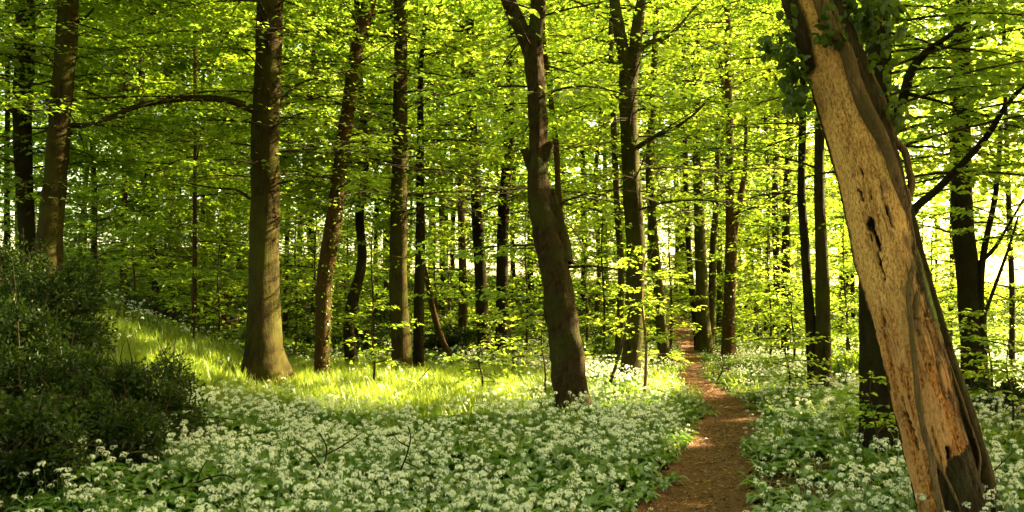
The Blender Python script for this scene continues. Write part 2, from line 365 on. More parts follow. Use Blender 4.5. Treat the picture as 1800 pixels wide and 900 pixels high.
# ------------------------------------------------------------------ foliage builders
def unit(v): return v / (np.linalg.norm(v, axis=-1, keepdims=True) + 1e-9)
def bough(rng, start, az, L, rise, droop, lsz, dens=1.0, width=.42, layers=.35):
    """flat layered spray of beech foliage: returns (main poly, twig starts, ends, leaf base, dir, normal, size)"""
    d0 = np.array([math.sin(az), math.cos(az), 0.0]); p0 = np.array([d0[1], -d0[0], 0.0])
    t = np.linspace(0, 1, 9)
    bend = rng.uniform(-.25, .25) * L
    main = start[None] + d0 * (t * L)[:, None] + p0 * (bend * t ** 2)[:, None] + np.array([0, 0, 1.0]) * (rise * L * t - droop * L * t ** 2)[:, None]
    nt = max(7, int(L * 8 * dens))
    tt = rng.uniform(.12, 1, nt); side = np.where(np.arange(nt) % 2, 1.0, -1.0)
    S = np.stack([np.interp(tt, t, main[:, k]) for k in range(3)], 1)
    lt = L * width * (1.1 - .75 * tt) * rng.uniform(.6, 1.15, nt)
    ang = rng.uniform(.65, 1.1, nt)
    dirs = unit(d0 * np.cos(ang)[:, None] + p0 * (side * np.sin(ang))[:, None] + np.array([0, 0, 1.0]) * (rng.normal(rise * .6 - .08, .16, nt))[:, None])
    E = S + dirs * lt[:, None] - np.array([0, 0, 1.0]) * (.12 * lt ** 1.5)[:, None]
    # secondary twigs
    step = 1.6 * lsz / dens ** .3
    ns = np.maximum(2, (lt / step).astype(int)); idx = np.repeat(np.arange(nt), ns)
    f = rng.uniform(.1, 1, len(idx)); s2 = np.where(rng.rand(len(idx)) < .5, 1.0, -1.0)
    S2 = S[idx] + (E[idx] - S[idx]) * f[:, None]
    perp = np.cross(dirs[idx], [0, 0, 1.0]); a2 = rng.uniform(.5, 1.1, len(idx))
    D2 = unit(dirs[idx] * np.cos(a2)[:, None] + perp * (s2 * np.sin(a2))[:, None] + rng.normal(0, .14, (len(idx), 3)))
    l2 = rng.uniform(2.2, 5.5, len(idx)) * lsz
    nl = np.maximum(2, (l2 / (.62 * lsz)).astype(int)); j = np.repeat(np.arange(len(idx)), nl)
    g = rng.uniform(0, 1.05, len(j)); s3 = np.where(rng.rand(len(j)) < .5, 1.0, -1.0)
    B = S2[j] + D2[j] * (g * l2[j])[:, None] + rng.normal(0, .25 * lsz, (len(j), 3)) * np.array([1, 1, layers * 1.4])
    pp = np.cross(D2[j], [0, 0, 1.0]); a3 = rng.uniform(.3, 1.2, len(j))
    D = unit(D2[j] * np.cos(a3)[:, None] + pp * (s3 * np.sin(a3))[:, None] + np.array([0, 0, 1.0]) * rng.normal(-.22, .25, len(j))[:, None])
    N = unit(np.array([0, 0, 1.0]) + rng.normal(0, .30, (len(j), 3)) + (dirs[idx][j] * .18))
    return main, S, E, B, D, N, lsz * rng.uniform(.5, 1.4, len(j)) ** 1.1
def crown_mesh(name, rng, root, trunkfn, spec, mat_leaf, oval=False, gaps=True, keepfn=None, tone=(0, 1)):
    """spec: list of (z, az, L, rise, droop) boughs; trunkfn(z)->xyz"""
    bag = Bag(); lsz, dens, width = spec['leaf'], spec.get('dens', 1), spec.get('width', .42)
    LB, LD, LN, LS, LT = [], [], [], [], []
    for (z, az, L, rise, droop) in spec['boughs']:
        st = trunkfn(z)
        main, S, E, B, D, N, sz = bough(rng, st, az, L, rise, droop, lsz, dens, width)
        r0 = .007 + .005 * L
        v, q = tube(main, np.linspace(r0, .003, len(main)), 5); bag.add(v, q, 1, True)
        if spec.get('twigs', True):
            v, q = prisms(S, E, .006, .002); bag.add(v, q, 1)
        LB.append(B); LD.append(D); LN.append(N); LS.append(sz); LT.append(np.full(len(B), rng.rand()))
    if spec.get('upper'):        # coarse leaves added above the view, for their shade
        ux, uy, z0_, z1_, rad, nu, us = spec['upper']; kc = rng.randint(0, 26, nu)
        cc = unit(rng.normal(0, 1, (26, 3))) * rng.uniform(.2, 1, (26, 1)) ** .5 * np.array([rad, rad, (z1_ - z0_) / 2]) + np.array([ux, uy, (z0_ + z1_) / 2])
        B = cc[kc] + rng.normal(0, 1, (nu, 3)) * np.array([.55, .55, .25]) * rad * .42; B[:, 2] = np.clip(B[:, 2], z0_, z1_ + 1)
        D = unit(rng.normal(0, 1, (nu, 3)) * np.array([1, 1, .3])); N = unit(np.array([0, 0, 1.0]) + rng.normal(0, .5, (nu, 3)))
        LB.append(B); LD.append(D); LN.append(N); LS.append(us * rng.uniform(.6, 1.2, nu)); LT.append(np.full(nu, .5))
    B, D, N, S_, T_ = map(np.concatenate, (LB, LD, LN, LS, LT))
    k = np.ones(len(B), bool)
    if gaps: k &= gap_keep(B, rng)
    if keepfn is not None: k &= keepfn(B)
    k &= B[:, 2] > ground_z(B[:, 0], B[:, 1]) + .05
    B, D, N, S_, T_ = B[k], D[k], N[k], S_[k], T_[k]
    v, q = leaves(B, D, N, S_, .66, oval)
    t = tone[0] + (tone[1] - tone[0]) * (.6 * T_ + .4 * rng.rand(len(B))); bag.add(v, q, 0, False, np.repeat(t, 6 if oval else 4))
    return bag.mesh(name, [mat_leaf, M['twig']], root), len(B)
NLEAF = 0; BN = 2.7; LF = 1.16
def ivy_sheath(rng, P, Rr, n, root, z0, z1, mk='ivy', lsz=.06, side=None, off=.03):
    """leaves climbing a trunk"""
    L = np.linspace(0, 1, len(P)); t = rng.uniform(z0, z1, n)
    c = np.stack([np.interp(t, L, P[:, k]) for k in range(3)], 1); r = np.interp(t, L, Rr)
    th = rng.uniform(0, 6.283, n) if side is None else rng.normal(side, .7, n)
    o = np.stack([np.sin(th), -np.cos(th), np.zeros(n)], 1)
    B = c + o * (r + rng.uniform(0, off, n))[:, None]
    D = unit(o * .5 + np.array([0, 0, -1.0]) * rng.uniform(.2, 1.3, n)[:, None] + rng.normal(0, .5, (n, 3))); N = unit(o + rng.normal(0, .4, (n, 3)))
    v, q = leaves(B, D, N, lsz * rng.uniform(.6, 1.2, n), .85, True)
    bag = Bag(); bag.add(v, q, 0, False, np.repeat(rng.rand(n), 6))
    return child('ivy', bag.mesh('ivy', [M[mk]], root), root)

# ------------------------------------------------------------------ trees
class Tree: pass
def build_tree(name, label, cat, pts, mk='bark', base=None, Y=None, extra_top=4.0, seg=16, knobs=.16, flare=(.75, .26), group=None,
               forks=(), branches=(), seed=1, crown=None, lmat='leaf', ivy=None, oval=False, keepfn=None, tone=(0, 1), lean=0):
    """pts: [(px,py,w)...] bottom to top in the photo; depth from the foot on the ground, or Y"""
    global NLEAF
    rng = np.random.RandomState(seed)
    if Y is None: Y = hit(pts[0][0], pts[0][1])[1]
    W = [at(px, py, Y + lean * k / max(1, len(pts) - 1)) for k, (px, py, w) in enumerate(pts)]
    rad = [w * Y / F / 2 for _, _, w in pts]
    z0 = float(ground_z(W[0][0], W[0][1]))
    if W[0][2] > z0 + .05:
        W.insert(0, np.array([W[0][0], W[0][1], z0])); rad.insert(0, rad[0] * 1.08)
    d = (W[-1] - W[-2]) / np.linalg.norm(W[-1] - W[-2])
    if extra_top:
        W.append(W[-1] + d * extra_top * .5 + np.array([rng.normal(0, .1), 0, 0])); rad.append(rad[-1] * .85)
        W.append(W[-1] + unit(d + np.array([rng.normal(0, .1), rng.normal(0, .1), .3])) * extra_top * .5); rad.append(rad[-2] * .4)
    root = empty(name, tuple(np.array([W[0][0], W[0][1], z0])), label, cat, group)
    W[0] = W[0] + np.array([0, 0, -.12])
    n = max(14, int(np.linalg.norm(W[-1] - W[0]) * (7 if Y < 20 else 3.5)))
    P = catmull(W, n); RR = np.interp(np.linspace(0, len(rad) - 1, n), np.arange(len(rad)), rad)
    bag = Bag(); v, q = tube(P, RR, seg, knobs, seed, (flare[0], flare[1], seed * 1.3) if flare else None); bag.add(v, q, 0, True)
    for f in forks:              # limbs that belong to the trunk
        FP = catmull([at(px, py, Y + dy) for px, py, w, dy in f], 22); fr = np.interp(np.linspace(0, len(f) - 1, 22), np.arange(len(f)), [w * Y / F / 2 for _, _, w, _ in f])
        v, q = tube(FP, fr, max(8, seg - 4), knobs, seed + 5); bag.add(v, q, 0, True)
    child('trunk', bag.mesh('trunk', [M[mk]], root), root)
    t = Tree(); t.root, t.P, t.R, t.Y = root, P, RR, Y
    for b in branches:
        BP = catmull([at(px, py, Y + dy) for px, py, w, dy in b], 24); br = np.interp(np.linspace(0, len(b) - 1, 24), np.arange(len(b)), [w * Y / F / 2 for _, _, w, _ in b])
        bg_ = Bag(); v, q = tube(BP, br, 8, .2, seed + 9); bg_.add(v, q, 0, True); child('branch', bg_.mesh('branch', [M[mk]], root), root)
    if crown:
        zz = P[:, 2]
        def fn(z): return np.array([np.interp(z, zz, P[:, 0]), np.interp(z, zz, P[:, 1]), z])
        c = dict(n=14, zlo=2.6, zhi=None, L=(2, 4), leaf=.075, dens=1, rise=(.0, .35), droop=(.1, .4), az=None, width=.42, twigs=True, extra=()); c.update(crown)
        if c['zhi'] is None: c['zhi'] = min(zz[-1] - .2, 1.6 + 520 * Y / F + 2.0)
        bl = []
        c['n'] = int(c['n'] * BN)
        for k in range(c['n']):
            z = z0 + c['zlo'] + (c['zhi'] - z0 - c['zlo']) * (k + rng.rand()) / c['n']
            az = k * 2.4 + rng.uniform(-.5, .5) if c['az'] is None else R(rng.uniform(*c['az']))
            bl.append((z, az, rng.uniform(*c['L']), rng.uniform(*c['rise']), rng.uniform(*c['droop'])))
        for e in c['extra']: bl.append(e)
        zt = min(1.6 + 545 * Y / F, 15.5); up = (P[-1][0], P[-1][1], zt, zt + 5.5, 3.2 if Y < 34 else 4, int(900 * (1.7 if P[0][0] < -4 else .6 if P[0][0] < 1.5 else .3)), .24)  # unseen leaves above, thicker at left to deepen the shade there
        me, nl = crown_mesh('crown', rng, root, fn, dict(boughs=bl, leaf=c['leaf'] * LF, dens=c['dens'], width=c['width'], twigs=c['twigs'], upper=up), M[lmat], oval, keepfn=keepfn, tone=tone)
        NLEAF += nl; child('crown', me, root)
    if ivy: ivy_sheath(rng, P, RR, root=root, **ivy)
    return t

BE = 'beech_tree'
# --- nearest standing trees, by their place in the photo
T = build_tree
T(BE, 'tall straight beech with dark left side, sunlit ridge and one long branch arching left', 'tree',
  [(466, 682, 76), (464, 640, 68), (463, 580, 60), (464, 480, 54), (466, 300, 50), (470, 150, 46), (475, 0, 43), (478, -150, 40)], 'bark', seg=28, knobs=.14, flare=(.95, .28), seed=3,
  branches=[[(455, 200, 15, 0), (440, 190, 14, -.1), (405, 177, 12, -.3), (350, 172, 10.5, -.5), (290, 177, 10, -.7), (240, 187, 9, -.8), (195, 205, 7.5, -.9), (150, 220, 6, -1.), (70, 226, 3, -1.1)],
            [(487, 190, 9, 0), (505, 165, 6, .1), (525, 148, 5, .2), (555, 138, 4, .3), (575, 145, 2, .4)],
            [(440, 350, 5, 0), (415, 334, 4, -.2), (375, 330, 3, -.4), (330, 322, 2, -.6)]],
  crown=dict(n=17, zlo=3.3, L=(1.8, 3.4), leaf=.07, dens=.9, droop=(.15, .4)))
T(BE, 'leaning grey brown beech with a bent upper stem and leafy ivy up its sunny side', 'tree',
  [(566, 672, 26), (566, 600, 26), (570, 500, 27), (580, 430, 28), (592, 350, 25), (602, 260, 24), (615, 170, 24), (628, 80, 24), (648, 0, 26), (668, -120, 24)], 'bark_warm', seg=18, seed=4, flare=(.15, .2),
  crown=dict(n=12, zlo=3.4, L=(1.6, 3.2), leaf=.075, dens=.9), ivy=dict(n=420, z0=.02, z1=.45, lsz=.05, side=1.2))
T(BE, 'thin crooked dark stem just right of the ivy clad leaning beech', 'tree',
  [(624, 657, 18), (614, 600, 19), (618, 540, 20), (636, 460, 16), (632, 380, 15), (642, 300, 15), (640, 220, 13), (634, 150, 12), (630, 80, 10)], 'bark_dark', Y=17.8, seed=5, crown=dict(n=9, zlo=3.0, L=(1.4, 2.8), leaf=.075))
T(BE, 'stout dark beech with a brown ridge down its right, left of a thinner black stem', 'tree',
  [(706, 662, 36), (704, 600, 34), (700, 500, 31), (701, 400, 29), (703, 250, 26), (704, 100, 24), (703, 0, 23), (702, -100, 22)], 'bark', seg=18, Y=16.6, seed=6, flare=(.3, .3),
  crown=dict(n=15, zlo=2.9, L=(1.8, 3.4), leaf=.075))
T(BE, 'thinner straight black stem close beside the right of the stout ridged beech', 'tree',
  [(736, 660, 17), (736, 560, 18), (738, 460, 17), (739, 350, 15), (739, 220, 12), (741, 100, 9)], 'bark_dark', Y=17.4, seed=7, crown=dict(n=10, zlo=3.2, L=(1.6, 3.0), leaf=.075))
T(BE, 'slanting broken pole leaning right over the dark hollow under the wood slope', 'dead tree',
  [(796, 640, 10), (778, 600, 11), (765, 560, 12), (757, 520, 11), (748, 480, 8)], 'bark_warm', Y=19.5, extra_top=.5, seed=8)
T(BE, 'left stem of the dark pair of beeches before the far sunny slope', 'tree',
  [(862, 646, 22), (852, 600, 21), (846, 520, 21), (842, 430, 20), (836, 330, 18), (830, 200, 17), (826, 60, 16), (824, -40, 15)], 'bark_dark', Y=20.0, seed=9, crown=dict(n=12, zlo=3.2, L=(1.8, 3.4), leaf=.085))
T(BE, 'right stem of the dark pair of beeches before the far sunny slope', 'tree',
  [(880, 648, 24), (881, 600, 22), (883, 500, 21), (884, 400, 20), (890, 300, 18), (896, 200, 16), (898, 60, 14)], 'bark_dark', Y=19.8, seed=10, crown=dict(n=12, zlo=3.4, L=(1.8, 3.4), leaf=.085))
T(BE, 'big crooked dark beech at the middle with bulging upper bole and forked top', 'tree',
  [(1018, 726, 58), (1003, 680, 52), (997, 620, 53), (988, 560, 51), (982, 500, 50), (973, 455, 50), (960, 410, 46), (948, 360, 40), (945, 300, 36), (947, 230, 34), (942, 160, 35), (936, 100, 36), (942, 50, 30), (947, 0, 27), (950, -100, 26)],
  'bark_rough', seg=40, knobs=.34, seed=11, flare=(.5, .16),
  forks=[[(940, 105, 30, 0), (925, 70, 27, 0), (908, 35, 25, 0), (893, 0, 24, 0), (870, -70, 22, 0)],
         [(985, 462, 40, .05), (984, 430, 36, .1), (976, 395, 30, .1), (970, 360, 24, .1), (966, 335, 14, .08)],
         [(940, 300, 22, 0), (926, 272, 15, -.04), (921, 262, 9, -.05)], [(955, 275, 24, 0), (966, 258, 13, -.05), (968, 250, 8, -.05)]],
  branches=[[(1000, 470, 5, 0), (1040, 468, 4, -.2), (1090, 475, 3, -.4), (1120, 490, 2, -.6)]],
  crown=dict(n=7, zlo=4.1, L=(1.6, 3.0), leaf=.07, dens=.8, extra=[(2.3, R(-80), 2.2, .02, .1), (1.55, R(-88), 1.6, .12, .12), (1.3, R(-60), 1.3, .12, .15), (2.9, R(70), 1.7, 0, .2)]), oval=True)
T(BE, 'slender stem rising just behind the right of the crooked middle beech', 'tree',
  [(998, 600, 12), (994, 500, 12), (990, 440, 12), (985, 390, 12), (981, 330, 11), (978, 260, 11), (970, 190, 10), (960, 110, 9), (955, 50, 8)], 'bark_warm', Y=16, seed=12, crown=dict(n=8, zlo=3, L=(1.5, 2.8), leaf=.075))
T(BE, 'tall grey green beech with a high V fork standing left of the path', 'tree',
  [(1106, 656, 36), (1112, 600, 33), (1116, 520, 32), (1118, 440, 32), (1113, 360, 32), (1108, 280, 30), (1105, 200, 31), (1104, 140, 34)], 'bark_moss', seg=22, Y=16.4, seed=13, extra_top=0, flare=(.3, .25),
  forks=[[(1102, 150, 28, 0), (1098, 105, 24, 0), (1088, 50, 22, 0), (1080, 0, 20, 0), (1070, -90, 17, 0)], [(1108, 150, 26, 0), (1114, 105, 24, 0), (1120, 50, 22, 0), (1128, 0, 20, 0), (1140, -90, 17, 0)]],
  branches=[[(1117, 95, 12, 0), (1140, 75, 9, .1), (1165, 68, 8, .2), (1190, 50, 6, .3), (1215, 20, 4, .4), (1240, -5, 3, .5)], [(1120, 260, 9, 0), (1150, 240, 7, -.2), (1180, 228, 6, -.4), (1215, 205, 4, -.6), (1250, 170, 3, -.8)]],
  crown=dict(n=15, zlo=3.0, zhi=9, L=(1.8, 3.4), leaf=.08))
T(BE, 'thin mossy stem immediately left of the V forked beech', 'tree',
  [(1086, 640, 14), (1090, 560, 14), (1092, 480, 13), (1086, 380, 12), (1081, 280, 11), (1078, 180, 10), (1074, 60, 9)], 'bark_moss', Y=19, seed=14, crown=dict(n=10, zlo=3, L=(1.5, 3), leaf=.08))
T(BE, 'mossy leaning beech at the left edge of the path bend', 'tree',
  [(1172, 642, 20), (1164, 590, 19), (1158, 520, 18), (1152, 450, 16), (1146, 380, 15), (1142, 300, 14), (1146, 200, 13), (1152, 80, 12)], 'bark_moss', Y=19.6, seed=15, crown=dict(n=12, zlo=3, L=(1.8, 3.2), leaf=.085))
T(BE, 'stout twin stemmed beech close to the right side of the far path', 'tree',
  [(1240, 622, 26), (1236, 570, 24), (1233, 500, 22), (1231, 430, 20), (1228, 350, 18), (1226, 250, 16), (1224, 120, 14)], 'bark_moss', Y=24.5, seed=16, seg=14,
  forks=[[(1246, 620, 18, .2), (1250, 560, 14, .2), (1252, 500, 13, .2), (1254, 430, 12, .2), (1260, 340, 11, .2), (1262, 220, 9, .2)]], crown=dict(n=13, zlo=4.0, L=(2, 3.6), leaf=.1))
T(BE, 'dark leaning stem crossing the left foot of the twin stemmed path beech', 'tree',
  [(1229, 616, 11), (1222, 560, 11), (1215, 500, 11), (1211, 440, 10), (1207, 360, 10), (1204, 240, 9), (1202, 120, 8)], 'bark_dark', Y=25.5, seed=17, crown=dict(n=8, zlo=4.3, L=(1.8, 3.2), leaf=.1))
T(BE, 'ivy flecked brown beech with forked crown right of the far path', 'tree',
  [(1281, 634, 24), (1281, 580, 22), (1283, 500, 21), (1285, 420, 19), (1283, 340, 15), (1282, 240, 14), (1280, 130, 13), (1278, 0, 12)], 'bark_warm', Y=21.5, seed=18, seg=14,
  forks=[[(1288, 420, 13, 0), (1296, 380, 12, 0), (1303, 340, 11, .1), (1310, 290, 9, .2), (1312, 200, 7, .3)]],
  crown=dict(n=13, zlo=3.4, L=(1.8, 3.4), leaf=.09), ivy=dict(n=300, z0=.02, z1=.35, lsz=.06))
T(BE, 'thinner left stem of the dark pair before the bare leaning trunk', 'tree',
  [(1436, 692, 22), (1430, 640, 20), (1426, 580, 18), (1419, 500, 16), (1414, 420, 15), (1409, 340, 14), (1410, 240, 13), (1412, 120, 11), (1414, 0, 10)], 'bark_dark', Y=14.0, seed=19, crown=dict(n=9, zlo=3.2, L=(1.4, 2.6), leaf=.075), ivy=dict(n=140, z0=.45, z1=.9, lsz=.07))
T(BE, 'thicker right stem of the dark pair before the bare leaning trunk', 'tree',
  [(1446, 692, 30), (1446, 640, 28), (1447, 560, 26), (1446, 480, 24), (1442, 400, 19), (1440, 320, 17), (1441, 200, 15), (1443, 60, 13)], 'bark', Y=13.9, seed=20, seg=18, crown=dict(n=9, zlo=3.2, L=(1.4, 2.6), leaf=.075))
T(BE, 'thick dark upright trunk half hidden behind the bare leaning one', 'tree',
  [(1548, 782, 66), (1545, 720, 62), (1543, 640, 60), (1542, 540, 58), (1541, 440, 56), (1541, 300, 52), (1543, 150, 46), (1545, 0, 42), (1547, -80, 38)], 'bark_dark', seg=22, Y=9.2, seed=21, flare=(.3, .2),
  branches=[[(1545, 258, 30, .1), (1562, 240, 24, 0), (1576, 205, 20, 0), (1590, 165, 18, -.1), (1602, 125, 16, -.2), (1625, 95, 13, -.3), (1655, 72, 10, -.4), (1700, 40, 7, -.5)],
            [(1560, 430, 22, .1), (1590, 395, 18, 0), (1612, 362, 16, -.1), (1640, 340, 14, -.2), (1675, 305, 13, -.3), (1710, 268, 12, -.35), (1738, 235, 11, -.4), (1765, 190, 9, -.45), (1800, 150, 8, -.5), (1850, 110, 6, -.5)],
            [(1592, 165, 6, -.1), (1640, 175, 5, -.3), (1690, 190, 4, -.4), (1740, 205, 3, -.5)]],
  crown=dict(n=9, zlo=2.7, zhi=5.6, L=(1.5, 2.6), leaf=.065, dens=.8, az=(40, 150), rise=(.05, .35)), oval=True)
T(BE, 'broad dark buttressed trunk beside the bright clearing at the right edge', 'tree',
  [(1716, 692, 46), (1712, 640, 40), (1706, 560, 38), (1700, 480, 38), (1692, 400, 38), (1690, 320, 34), (1690, 200, 30), (1692, 60, 26)], 'bark_dark', seg=18, Y=13.8, seed=22, flare=(.6, .25),
  forks=[[(1722, 680, 20, -.1), (1728, 600, 14, -.1), (1724, 520, 12, -.1), (1730, 440, 11, -.1), (1750, 340, 9, 0), (1760, 220, 7, .1)]],
  branches=[[(1712, 470, 9, 0), (1745, 440, 7, -.2), (1770, 400, 5, -.3), (1800, 350, 4, -.4)], [(1728, 560, 7, -.1), (1750, 500, 6, -.2), (1775, 430, 5, -.3), (1790, 380, 3, -.3)]],
  crown=dict(n=11, zlo=2.2, L=(1.4, 2.8), leaf=.07))
# --- far left trees on the bank
T(BE, 'pale brown leaning beech trunk rising above the dark left bushes', 'tree',
  [(86, 520, 46), (87, 440, 44), (92, 360, 40), (101, 260, 38), (110, 150, 37), (118, 50, 36), (123, -60, 33)], 'bark', Y=13.5, seg=20, seed=23, flare=None,
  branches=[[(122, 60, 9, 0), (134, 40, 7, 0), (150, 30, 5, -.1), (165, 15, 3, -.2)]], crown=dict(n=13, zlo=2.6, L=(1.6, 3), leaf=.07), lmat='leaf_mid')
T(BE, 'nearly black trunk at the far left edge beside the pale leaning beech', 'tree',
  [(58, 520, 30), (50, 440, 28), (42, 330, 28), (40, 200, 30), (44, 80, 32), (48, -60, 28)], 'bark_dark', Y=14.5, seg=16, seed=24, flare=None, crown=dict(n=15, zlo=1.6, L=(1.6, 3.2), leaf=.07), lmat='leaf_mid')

# --- farther trunks: (label, px at foot, foot depth, width px, lean px over the frame, material)
FAR = [
 ('slim dark trunk far back above the dark left bushes', 165, 26, 11, -8, 'bark_dark'),
 ('slim brown trunk second from left on the shaded slope', 214, 24, 12, 6, 'bark_warm'),
 ('snaking dark stem leaning left on the shaded slope', 276, 23, 13, -40, 'bark_dark'),
 ('thickest black trunk on the shaded slope left of the big beech', 298, 28, 20, 2, 'bark_dark'),
 ('pale sunlit pole touching the thickest black trunk of the shaded slope', 316, 31, 9, 3, 'bark_moss'),
 ('short brown stem among saplings on the left shaded slope', 362, 27, 9, -10, 'bark_warm'),
 ('reddish brown pole near the left of the big beech', 397, 26, 12, -4, 'bark_warm'),
 ('thin grey pole behind the long arching branch', 420, 33, 9, 8, 'bark'),
 ('thin dark stem just right of the big beech foot', 502, 27, 9, 4, 'bark_dark'),
 ('dim stem between the big beech and the ivy clad leaning beech', 545, 24, 11, 6, 'bark_dark'),
 ('dark far stem left of the ivy clad beech top', 528, 34, 9, 8, 'bark_dark'),
 ('slender far trunk right of the thin crooked stem', 660, 32, 9, -6, 'bark_dark'),
 ('far trunk behind the stout ridged beech', 680, 38, 9, 4, 'bark'),
 ('grey stem behind the broken slanting pole', 776, 31, 11, -5, 'bark'),
 ('brown trunk above the dark hollow, left of the dark pair', 811, 22, 15, 3, 'bark_warm'),
 ('thin far stem between the broken pole and the dark pair', 797, 40, 8, 6, 'bark_dark'),
 ('thin far stem close right of the dark pair of beeches', 905, 38, 9, -4, 'bark_dark'),
 ('dark far trunk against the white sky left of the crooked middle beech', 933, 34, 13, 2, 'bark_dark'),
 ('slim far trunk touching the left of the crooked middle beech', 950, 42, 8, 3, 'bark'),
 ('dark far trunk right of the crooked middle beech', 1024, 36, 11, -2, 'bark_dark'),
 ('slim far trunk midway between the middle beech and the V forked beech', 1046, 30, 9, 4, 'bark'),
 ('thin far pole just left of the V forked beech pair', 1066, 40, 8, -4, 'bark_dark'),
 ('far sunlit pole just right of the V forked beech', 1143, 36, 8, 3, 'bark_moss'),
 ('pale far pole standing over the end of the path', 1187, 44, 8, 2, 'bark_moss'),
 ('slim trunk between the twin stemmed beech and the ivy flecked beech', 1266, 30, 11, 2, 'bark'),
 ('thin far pole right of the ivy flecked beech', 1300, 42, 7, 1, 'bark'),
 ('dark far trunk first of five right of the ivy flecked beech', 1312, 36, 13, 3, 'bark_dark'),
 ('crooked thin far trunk second of five right of the ivy flecked beech', 1335, 38, 8, -3, 'bark_dark'),
 ('thin dark trunk third of five right of the ivy flecked beech', 1346, 30, 9, 6, 'bark_dark'),
 ('dark trunk fourth of five right of the ivy flecked beech', 1363, 27, 13, 4, 'bark_dark'),
 ('ivy dark trunk fifth of five right of the ivy flecked beech', 1382, 25, 17, 10, 'bark_dark'),
 ('thin pole close left of the dark pair before the leaning trunk', 1402, 33, 7, 3, 'bark'),
 ('slim far stem right of the dark pair before the leaning trunk', 1476, 30, 9, 4, 'bark'),
 ('far trunk just left of the half hidden upright trunk', 1500, 36, 8, -3, 'bark_dark'),
 ('thin far stem left of the broad buttressed trunk', 1668, 26, 9, 6, 'bark_dark'),
 ('thin dark stem in front of the bright clearing', 1778, 22, 10, -14, 'bark_dark'),
 ('thin far pole at the left edge behind the black trunk', 12, 25, 11, 4, 'bark_dark'),
 ('thin far pole between the pale leaning beech and the shaded slope', 138, 33, 8, 5, 'bark'),
 ('thin far pole in the shaded slope beside the snaking stem', 250, 36, 8, 2, 'bark'),
 ('small straight pole at the grass edge below the arching branch', 341, 19.5, 9, 6, 'bark_warm'),
]
for k, (lab, px, Y, w, ln, mk) in enumerate(FAR):
    rng = np.random.RandomState(100 + k); wv = rng.normal(0, 3, 6)
    zb = float(ground_z((px - 900) / F * Y, Y)); pyb = 520 - (zb - CAMZ) * F / Y
    pts = [(px + ln * (1 - q) + wv[i2] * (i2 > 0), pyb * q + (-60) * (1 - q), w * (.62 + .38 * q)) for i2, q in enumerate((1, .82, .6, .4, .2, 0))]
    leaf = .085 if Y < 26 else (.11 if Y < 34 else .15)
    small = w < 10
    T(BE, lab, 'tree', pts, mk, Y=Y, extra_top=3, seed=100 + k, seg=10, knobs=.15, flare=(.3, .3) if not small else None, group='slender trunks farther back in the wood',
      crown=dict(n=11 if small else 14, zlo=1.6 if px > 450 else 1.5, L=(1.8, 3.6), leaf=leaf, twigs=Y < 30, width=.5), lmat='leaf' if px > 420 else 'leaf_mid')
# --- unseen beeches added round the viewpoint to cast shade and cut sky light
for k, (x, y) in enumerate([(8.5, 6.5), (11, 11), (13.5, 7), (10.5, 3), (15, 13), (6, 1), (5, -5), (0, -6), (-5, -4), (-8, 1), (-10, 6), (-13, 11), (9, -3), (17, 4), (-14, 16), (16.5, 17), (20, 10), (-3, -10), (12, 19)]):
    rng = np.random.RandomState(300 + k); z = float(ground_z(x, y)); root = empty(BE, (x, y, z), 'unseen beech added outside the view to shade it', 'tree', 'added shade beeches round the viewpoint')
    P = catmull([(x, y, z - .1), (x + rng.normal(0, .15), y, z + 5), (x + rng.normal(0, .4), y, z + 13)], 24); RR = np.linspace(.26, .12, 24)
    bag = Bag(); v, q = tube(P, RR, 12, .15, k, (.4, .3, k)); bag.add(v, q, 0, True); child('trunk', bag.mesh('trunk', [M['bark']], root), root)
    bl = [(z + 3.2 + 6 * j_ / 8, j_ * 2.4, rng.uniform(2, 3.4), .2, .2) for j_ in range(8)]
    me, nl = crown_mesh('crown', rng, root, lambda zz: np.array([np.interp(zz, P[:, 2], P[:, 0]), y, zz]), dict(boughs=bl, leaf=.12, width=.5, twigs=False, upper=(x, y, z + 4.5, z + 13, 3.4, 8000, .26)), M['leaf'])
    child('crown', me, root); NLEAF += nl
for k, (x, y) in enumerate([(-3.4, 2.4), (.4, -2.2), (-5.2, 4.6), (-2.5, -2)]):  # more unseen beeches, high crowns added to block the open sky above
    rng = np.random.RandomState(350 + k); z = float(ground_z(x, y)); root = empty(BE, (x, y, z), 'unseen beech added outside the view to shade it', 'tree', 'added shade beeches round the viewpoint')
    P = catmull([(x, y, z - .1), (x + rng.normal(0, .1), y, z + 5), (x + rng.normal(0, .3), y, z + 13)], 24)
    bag = Bag(); v, q = tube(P, np.linspace(.2, .1, 24), 12, .15, k, (.4, .3, k)); bag.add(v, q, 0, True); child('trunk', bag.mesh('trunk', [M['bark']], root), root)
    me, nl = crown_mesh('crown', rng, root, lambda zz: np.array([np.interp(zz, P[:, 2], P[:, 0]), y, zz]), dict(boughs=[(z + 8, 1.0, 2.5, .3, .1)], leaf=.12, width=.5, twigs=False, upper=(x, y, z + 7, z + 12, 3.6, 6500, .26)), M['leaf'])
    child('crown', me, root)
print('LEAVES', NLEAF)

